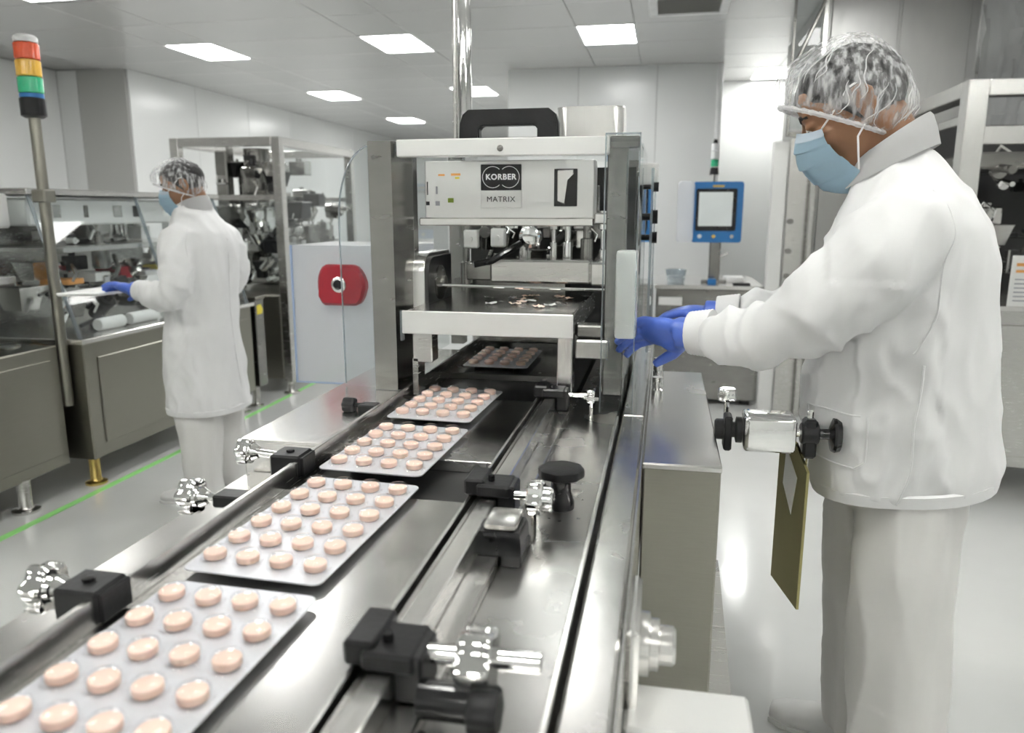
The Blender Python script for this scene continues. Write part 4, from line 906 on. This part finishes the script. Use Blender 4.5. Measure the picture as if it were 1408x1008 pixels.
    bmesh.ops.solidify(mb.bm, geom=mb.bm.faces[:], thickness=0.0012)
    mk = mb.build('face_mask', 'mask_blue', t, local=True, angle=40)
    mb = MB(); mb.loft([[p + (p - H @ Vector((0.03, 0, p.z*0))).normalized()*0.0016 for p in rows_[k]] for k in (0, 2, 5)], cap=False, close=False)
    mb.build('mask_edge', 'mask_edge', mk, local=True, angle=180)
    for s, i in ((-1, 0), (1, 28)):
        MB().tube([rows_[0][i], H @ Vector((0.03, s*0.086, 0.022)), H @ Vector((0.006, s*0.092, 0.040)), H @ Vector((-0.012, s*0.094, 0.042))], 0.0018*S, 6).build('ear_loop', 'print_white', mk, local=True)
        MB().tube([rows_[35][i], H @ Vector((0.02, s*0.086, -0.045)), H @ Vector((0.0, s*0.086, -0.028))], 0.0018*S, 6).build('ear_loop', 'print_white', mk, local=True)
    # ---------------- coat: torso and both sleeves in one cloth surface
    hs_ = P.get('hem_slope', 0.0)
    def sl(ring, cx): return [Vector((p.x, p.y, p.z + hs_*(cx - p.x))) for p in ring]
    mb = MB(); mb.loft([(sl(ellipse_ring(*r), r[0]) if k == 0 else ellipse_ring(*r)) for k, r in enumerate(P['torso'])])
    for arm in P['arms']: mb.tube([p[:3] for p in arm], [p[3] for p in arm], 20)
    me = remeshed(mb, P['coat_voxel'], P.get('coat_smooth', 12))
    sh = P['shoulder_z']
    def cloth(co):
        d = fold(co, (8, 6, 3.4), 0.012, 3.3) + fold(co, (16, 12, 7), 0.008, 8.1)
        if co.x > 0.16 or (co.z < sh - 0.12 and abs(co.y) > 0.19): d += fold(co, (17, 8, 11), 0.015, 1.7)
        q = 0.0
        for ax_ in P['arms']:
            for a_, b_ in zip(ax_[1:], ax_[2:]):
                A_ = Vector(a_[:3]); Bv = Vector(b_[:3]); tt = max(0, min(1, (co - A_).dot(Bv - A_)/(Bv - A_).length_squared))
                dist = (co - A_.lerp(Bv, tt)).length
                q = max(q, min(1.0, max(0.0, (1.35 - dist/a_[3])*3.5)))
        if q:
            nz_ = noise.noise(co*7.0); d += q*0.015*(1 - abs(math.sin(17*(co.x*0.75 - co.z*0.65 + co.y*0.3) + 2.6*nz_)))**2 * max(0.0, 0.45 + 1.1*noise.noise(co*5.0 + Vector((7, 2, 4))))
        return d
    wrinkle(me, cloth)
    ct = link('coat', me, 'coat_fabric', t)
    # hem band, collar, seams, pocket
    r0 = P['torso'][0]; hz = r0[1]
    mb = MB(); mb.loft([sl(ellipse_ring(r0[0], hz + dz, r0[2] + g, r0[3] + g), r0[0]) for dz, g in ((-0.010, -0.010), (-0.010, 0.001), (0.016, 0.004), (0.020, -0.003))], cap=False)
    mb.build('hem', 'coat_fabric', ct, local=True, angle=60)
    cl = P['collar']; rows_ = []
    for (dz, g) in ((-0.012, 0.84), (0.028, 0.87), (0.034, 0.94), (0.028, 1.03), (0.0, 1.17), (-0.034, 1.29)):
        ring = []
        for i in range(41):
            a = R(32 + (360 - 64)*i/40)      # open at the front
            x = cl[0] + math.cos(a)*cl[2]*g; y = math.sin(a)*cl[3]*g
            ring.append(Vector((x, y, cl[1] + dz*cl[5] + math.cos(a)*cl[4])))
        rows_.append(ring)
    mb = MB(); mb.loft(rows_, cap=False, close=False); bmesh.ops.solidify(mb.bm, geom=mb.bm.faces[:], thickness=0.004)
    mb.build('collar', 'coat_fabric', ct, local=True, angle=60)
    for sm_ in P.get('seams', []):
        pts = []
        for a, b in zip(sm_, sm_[1:]):
            for k in range(8): pts.append(Vector(a).lerp(Vector(b), k/8))
        pts.append(Vector(sm_[-1])); snapped = []
        for p in pts:
            ok, q, nn, _ = ct.closest_point_on_mesh(p)
            snapped.append(q + nn*0.0006)
        for _ in range(6): snapped = [snapped[0]] + [(a + b*2 + c)/4 for a, b, c in zip(snapped, snapped[1:], snapped[2:])] + [snapped[-1]]
        MB().tube(snapped, 0.0022, 6).build('seam', 'coat_fabric', ct, local=True)
    if 'pocket' in P:
        x0, x1, z0, z1, yy = P['pocket']; c4 = [(x0, z1), (x0, z0 + 0.02), (x0 + 0.02, z0), (x1 - 0.02, z0), (x1, z0 + 0.02), (x1, z1), (x0, z1)]; pts = []
        for (xa, za), (xb, zb) in zip(c4, c4[1:]):
            for k in range(8):
                ok, q, nn, _ = ct.ray_cast(Vector((xa + (xb - xa)*k/8, yy, za + (zb - za)*k/8)), Vector((0, -1, 0)))
                if ok: pts.append(q + nn*0.0008)
        MB().tube(pts, 0.0026, 6).build('pocket', 'coat_fabric', ct, local=True)
    # ---------------- cuffs and gloves
    for (wr_, dr, side, sc, curl, roll) in P['hands']:
        wv = Vector(wr_); x = Vector(dr).normalized(); up = Vector((0, 0, 1)); y = up.cross(x).normalized(); z = x.cross(y)
        m4 = Matrix((x, y, z)).transposed().to_4x4(); m4 = Matrix.Translation(wv) @ m4 @ Matrix.Rotation(R(roll), 4, 'X')
        link('glove', make_hand(m4, side, sc, curl), 'glove_blue', t)
        mb = MB(); rings = []
        for k in range(15):
            u = -0.066 + 0.058*k/14; r = (0.047 - 0.03*(k/14)*0.18 + (0.0013 if k % 2 else 0))*sc
            rings.append([wv + x*u + (y*math.cos(a) + z*math.sin(a))*r*(1 + 0.012*math.cos(a*22)) for a in [2*PI*i/44 for i in range(44)]])
        mb.loft(rings); mb.build('cuff', 'coat_fabric', t, local=True, angle=60)
    # ---------------- trousers and shoes
    mb = MB()
    for leg in P['legs']: mb.tube([p[:3] for p in leg], [p[3] for p in leg], 22)
    hp_ = P['hips']; mb.sphere(hp_[:3], hp_[3:6], 24, 14)
    me = remeshed(mb, P['coat_voxel'], 8)
    wrinkle(me, lambda co: fold(co, (12, 12, 2.0), 0.018, 5.5) + fold(co, (8, 8, 9), 0.004 if co.z > 0.3 else 0.009, 2.2))
    link('trousers', me, 'trouser_fabric', t)
    for (x, y, ln, a) in P['shoes']:
        mb = MB(); Rz = Matrix.Translation((x, y, 0)) @ Matrix.Rotation(R(a), 4, 'Z')
        prof = [(-0.085, 0.030, 0.070), (-0.06, 0.040, 0.095), (0.0, 0.042, 0.100), (0.06, 0.045, 0.080), (0.11, 0.050, 0.062), (0.155, 0.046, 0.052), (0.185, 0.028, 0.040)]
        rings = []
        for px, hw, hh in prof:
            rings.append([Rz @ Vector((px*ln, hw*math.cos(b)*1.0, 0.004 + hh*(0.5 + 0.5*math.sin(b)) if math.sin(b) > -0.5 else 0.004)) for b in [2*PI*i/18 for i in range(18)]])
        mb.loft(rings); sh_ = link('shoe', remeshed(mb, 0.008, 5), 'shoe_white', t)
        MB().loft([[Rz @ Vector((px*ln, s*hw*1.02, z)) for px, hw, hh in prof for s in (1,)] + [Rz @ Vector((px*ln, -hw*1.02, z)) for px, hw, hh in reversed(prof)] for z in (0.0, 0.012)]).build('sole', 'satin_white', sh_, local=True)
    return t

NEAR = dict(head=(0.131, 0, 1.636), tilt=25, head_scale=1.2, cap_scale=1.0, neck=(0.060, 0, 1.50), voxel=0.0055, coat_voxel=0.008, creases=44, shoulder_z=1.40,
    hem_slope=0.14,
    torso=[(-0.022, 0.803, 0.195, 0.208), (-0.016, 0.865, 0.203, 0.21), (0.0, 0.95, 0.203, 0.205), (0.007, 1.06, 0.198, 0.20), (0.013, 1.20, 0.190, 0.205), (0.013, 1.31, 0.176, 0.215), (0.013, 1.385, 0.155, 0.205), (0.020, 1.45, 0.124, 0.165), (0.038, 1.50, 0.098, 0.115), (0.050, 1.555, 0.066, 0.075)],
    arms=[[(0.005, 0.11, 1.40, 0.085), (0.020, 0.175, 1.375, 0.100), (0.075, 0.215, 1.31, 0.098), (0.150, 0.222, 1.235, 0.086), (0.225, 0.195, 1.165, 0.075), (0.295, 0.16, 1.140, 0.070), (0.355, 0.125, 1.128, 0.064), (0.405, 0.10, 1.124, 0.056), (0.425, 0.09, 1.123, 0.044)],
          [(0.005, -0.11, 1.40, 0.085), (0.020, -0.175, 1.375, 0.100), (0.075, -0.215, 1.31, 0.095), (0.150, -0.222, 1.235, 0.084), (0.225, -0.195, 1.175, 0.072), (0.295, -0.15, 1.150, 0.064), (0.360, -0.11, 1.150, 0.055), (0.395, -0.09, 1.152, 0.044)]],
    hands=[((0.485, 0.072, 1.121), (1.0, -0.12, -0.06), -1, 1.25, 34, 45), ((0.452, -0.075, 1.155), (1.0, 0.1, -0.05), 1, 1.05, 25, 0)],
    legs=[[(-0.045, 0.085, 0.80, 0.110), (-0.042, 0.095, 0.66, 0.112), (-0.050, 0.100, 0.45, 0.108), (-0.060, 0.100, 0.25, 0.103), (-0.070, 0.100, 0.06, 0.104)],
          [(0.020, -0.085, 0.80, 0.110), (0.030, -0.090, 0.66, 0.110), (0.025, -0.090, 0.45, 0.102), (0.010, -0.090, 0.25, 0.098), (0.0, -0.090, 0.06, 0.100)]],
    hips=(-0.01, 0, 0.80, 0.15, 0.165, 0.09), shoes=[(-0.02, 0.10, 1.15, 4), (0.035, -0.105, 1.12, -4)],
    collar=(0.066, 1.545, 0.076, 0.088, -0.052, 1.0),
    seams=[[(-0.02, 0.20, 1.46), (-0.085, 0.24, 1.40), (-0.10, 0.25, 1.31), (-0.07, 0.26, 1.20), (-0.02, 0.26, 1.12)], [(-0.03, 0.3, 1.10), (-0.025, 0.3, 0.95), (-0.03, 0.3, 0.75)]],
    pocket=(0.055, 0.185, 0.865, 0.985, 0.4))
person('person', 'worker in white coat, hairnet and blue mask reaching into the machine', (0.55, 1.88), 164.6, NEAR)
FAR = dict(head=(0.020, 0.01, 1.527), tilt=14, yaw=22, head_scale=1.0, cap_scale=0.80, neck=(-0.010, 0, 1.41), voxel=0.007, coat_voxel=0.011, shoulder_z=1.30,
    torso=[(-0.005, 0.475, 0.178, 0.215), (0.0, 0.60, 0.172, 0.21), (0.005, 0.80, 0.160, 0.20), (0.0, 1.0, 0.150, 0.195), (-0.015, 1.15, 0.148, 0.20), (-0.025, 1.26, 0.138, 0.205), (-0.025, 1.325, 0.118, 0.185), (-0.016, 1.38, 0.098, 0.140), (-0.006, 1.425, 0.078, 0.092), (0.0, 1.465, 0.062, 0.068)],
    arms=[[(-0.025, 0.11, 1.30, 0.075), (-0.030, 0.175, 1.28, 0.084), (-0.045, 0.225, 1.20, 0.080), (-0.050, 0.245, 1.11, 0.072), (-0.020, 0.245, 1.045, 0.068), (0.055, 0.225, 1.035, 0.062), (0.125, 0.20, 1.045, 0.055), (0.165, 0.185, 1.05, 0.044)],
          [(-0.025, -0.11, 1.30, 0.075), (-0.030, -0.175, 1.28, 0.084), (-0.045, -0.225, 1.20, 0.080), (-0.050, -0.24, 1.11, 0.070), (-0.010, -0.235, 1.045, 0.064), (0.065, -0.19, 1.04, 0.058), (0.13, -0.15, 1.05, 0.050), (0.17, -0.13, 1.055, 0.042)]],
    hands=[((0.222, 0.165, 1.058), (1.0, -0.1, 0.12), -1, 1.12, 22, 25), ((0.225, -0.105, 1.06), (1.0, 0.15, 0.0), 1, 0.95, 22, -10)],
    legs=[[(0.0, 0.085, 0.62, 0.098), (0.0, 0.095, 0.48, 0.105), (-0.005, 0.10, 0.28, 0.095), (-0.01, 0.10, 0.05, 0.088)], [(0.0, -0.085, 0.62, 0.098), (0.0, -0.095, 0.48, 0.105), (-0.005, -0.10, 0.28, 0.095), (-0.01, -0.10, 0.05, 0.088)]],
    hips=(0, 0, 0.62, 0.12, 0.15, 0.08), shoes=[(0.04, 0.10, 1.0, 6), (0.04, -0.10, 1.0, -6)],
    collar=(0.000, 1.434, 0.070, 0.075, -0.024, 1.0),
    seams=[[(-0.09, 0.18, 1.36), (-0.13, 0.24, 1.28), (-0.12, 0.25, 1.18)], [(-0.2, 0.0, 1.3), (-0.2, 0.0, 0.9), (-0.25, 0.0, 0.46)]])
person('person', 'far worker in long white coat and hairnet standing at the left machines', (-2.19, 3.32), 180, FAR)
t = thing('handled_tray', 'small white tray held in the blue gloves of the far worker', 'tray', (-2.60, 3.22, 1.04))
MB().prism([(-2.72, 3.02), (-2.54, 3.06), (-2.52, 3.40), (-2.74, 3.40)], 'z', 1.036, 1.044, 0.002).build('base', 'paper', t)
MB().tube([(-2.72, 3.02, 1.046), (-2.54, 3.06, 1.046), (-2.52, 3.40, 1.046), (-2.74, 3.40, 1.046), (-2.72, 3.02, 1.046)], 0.005, 6).build('rim', 'satin_white', t)
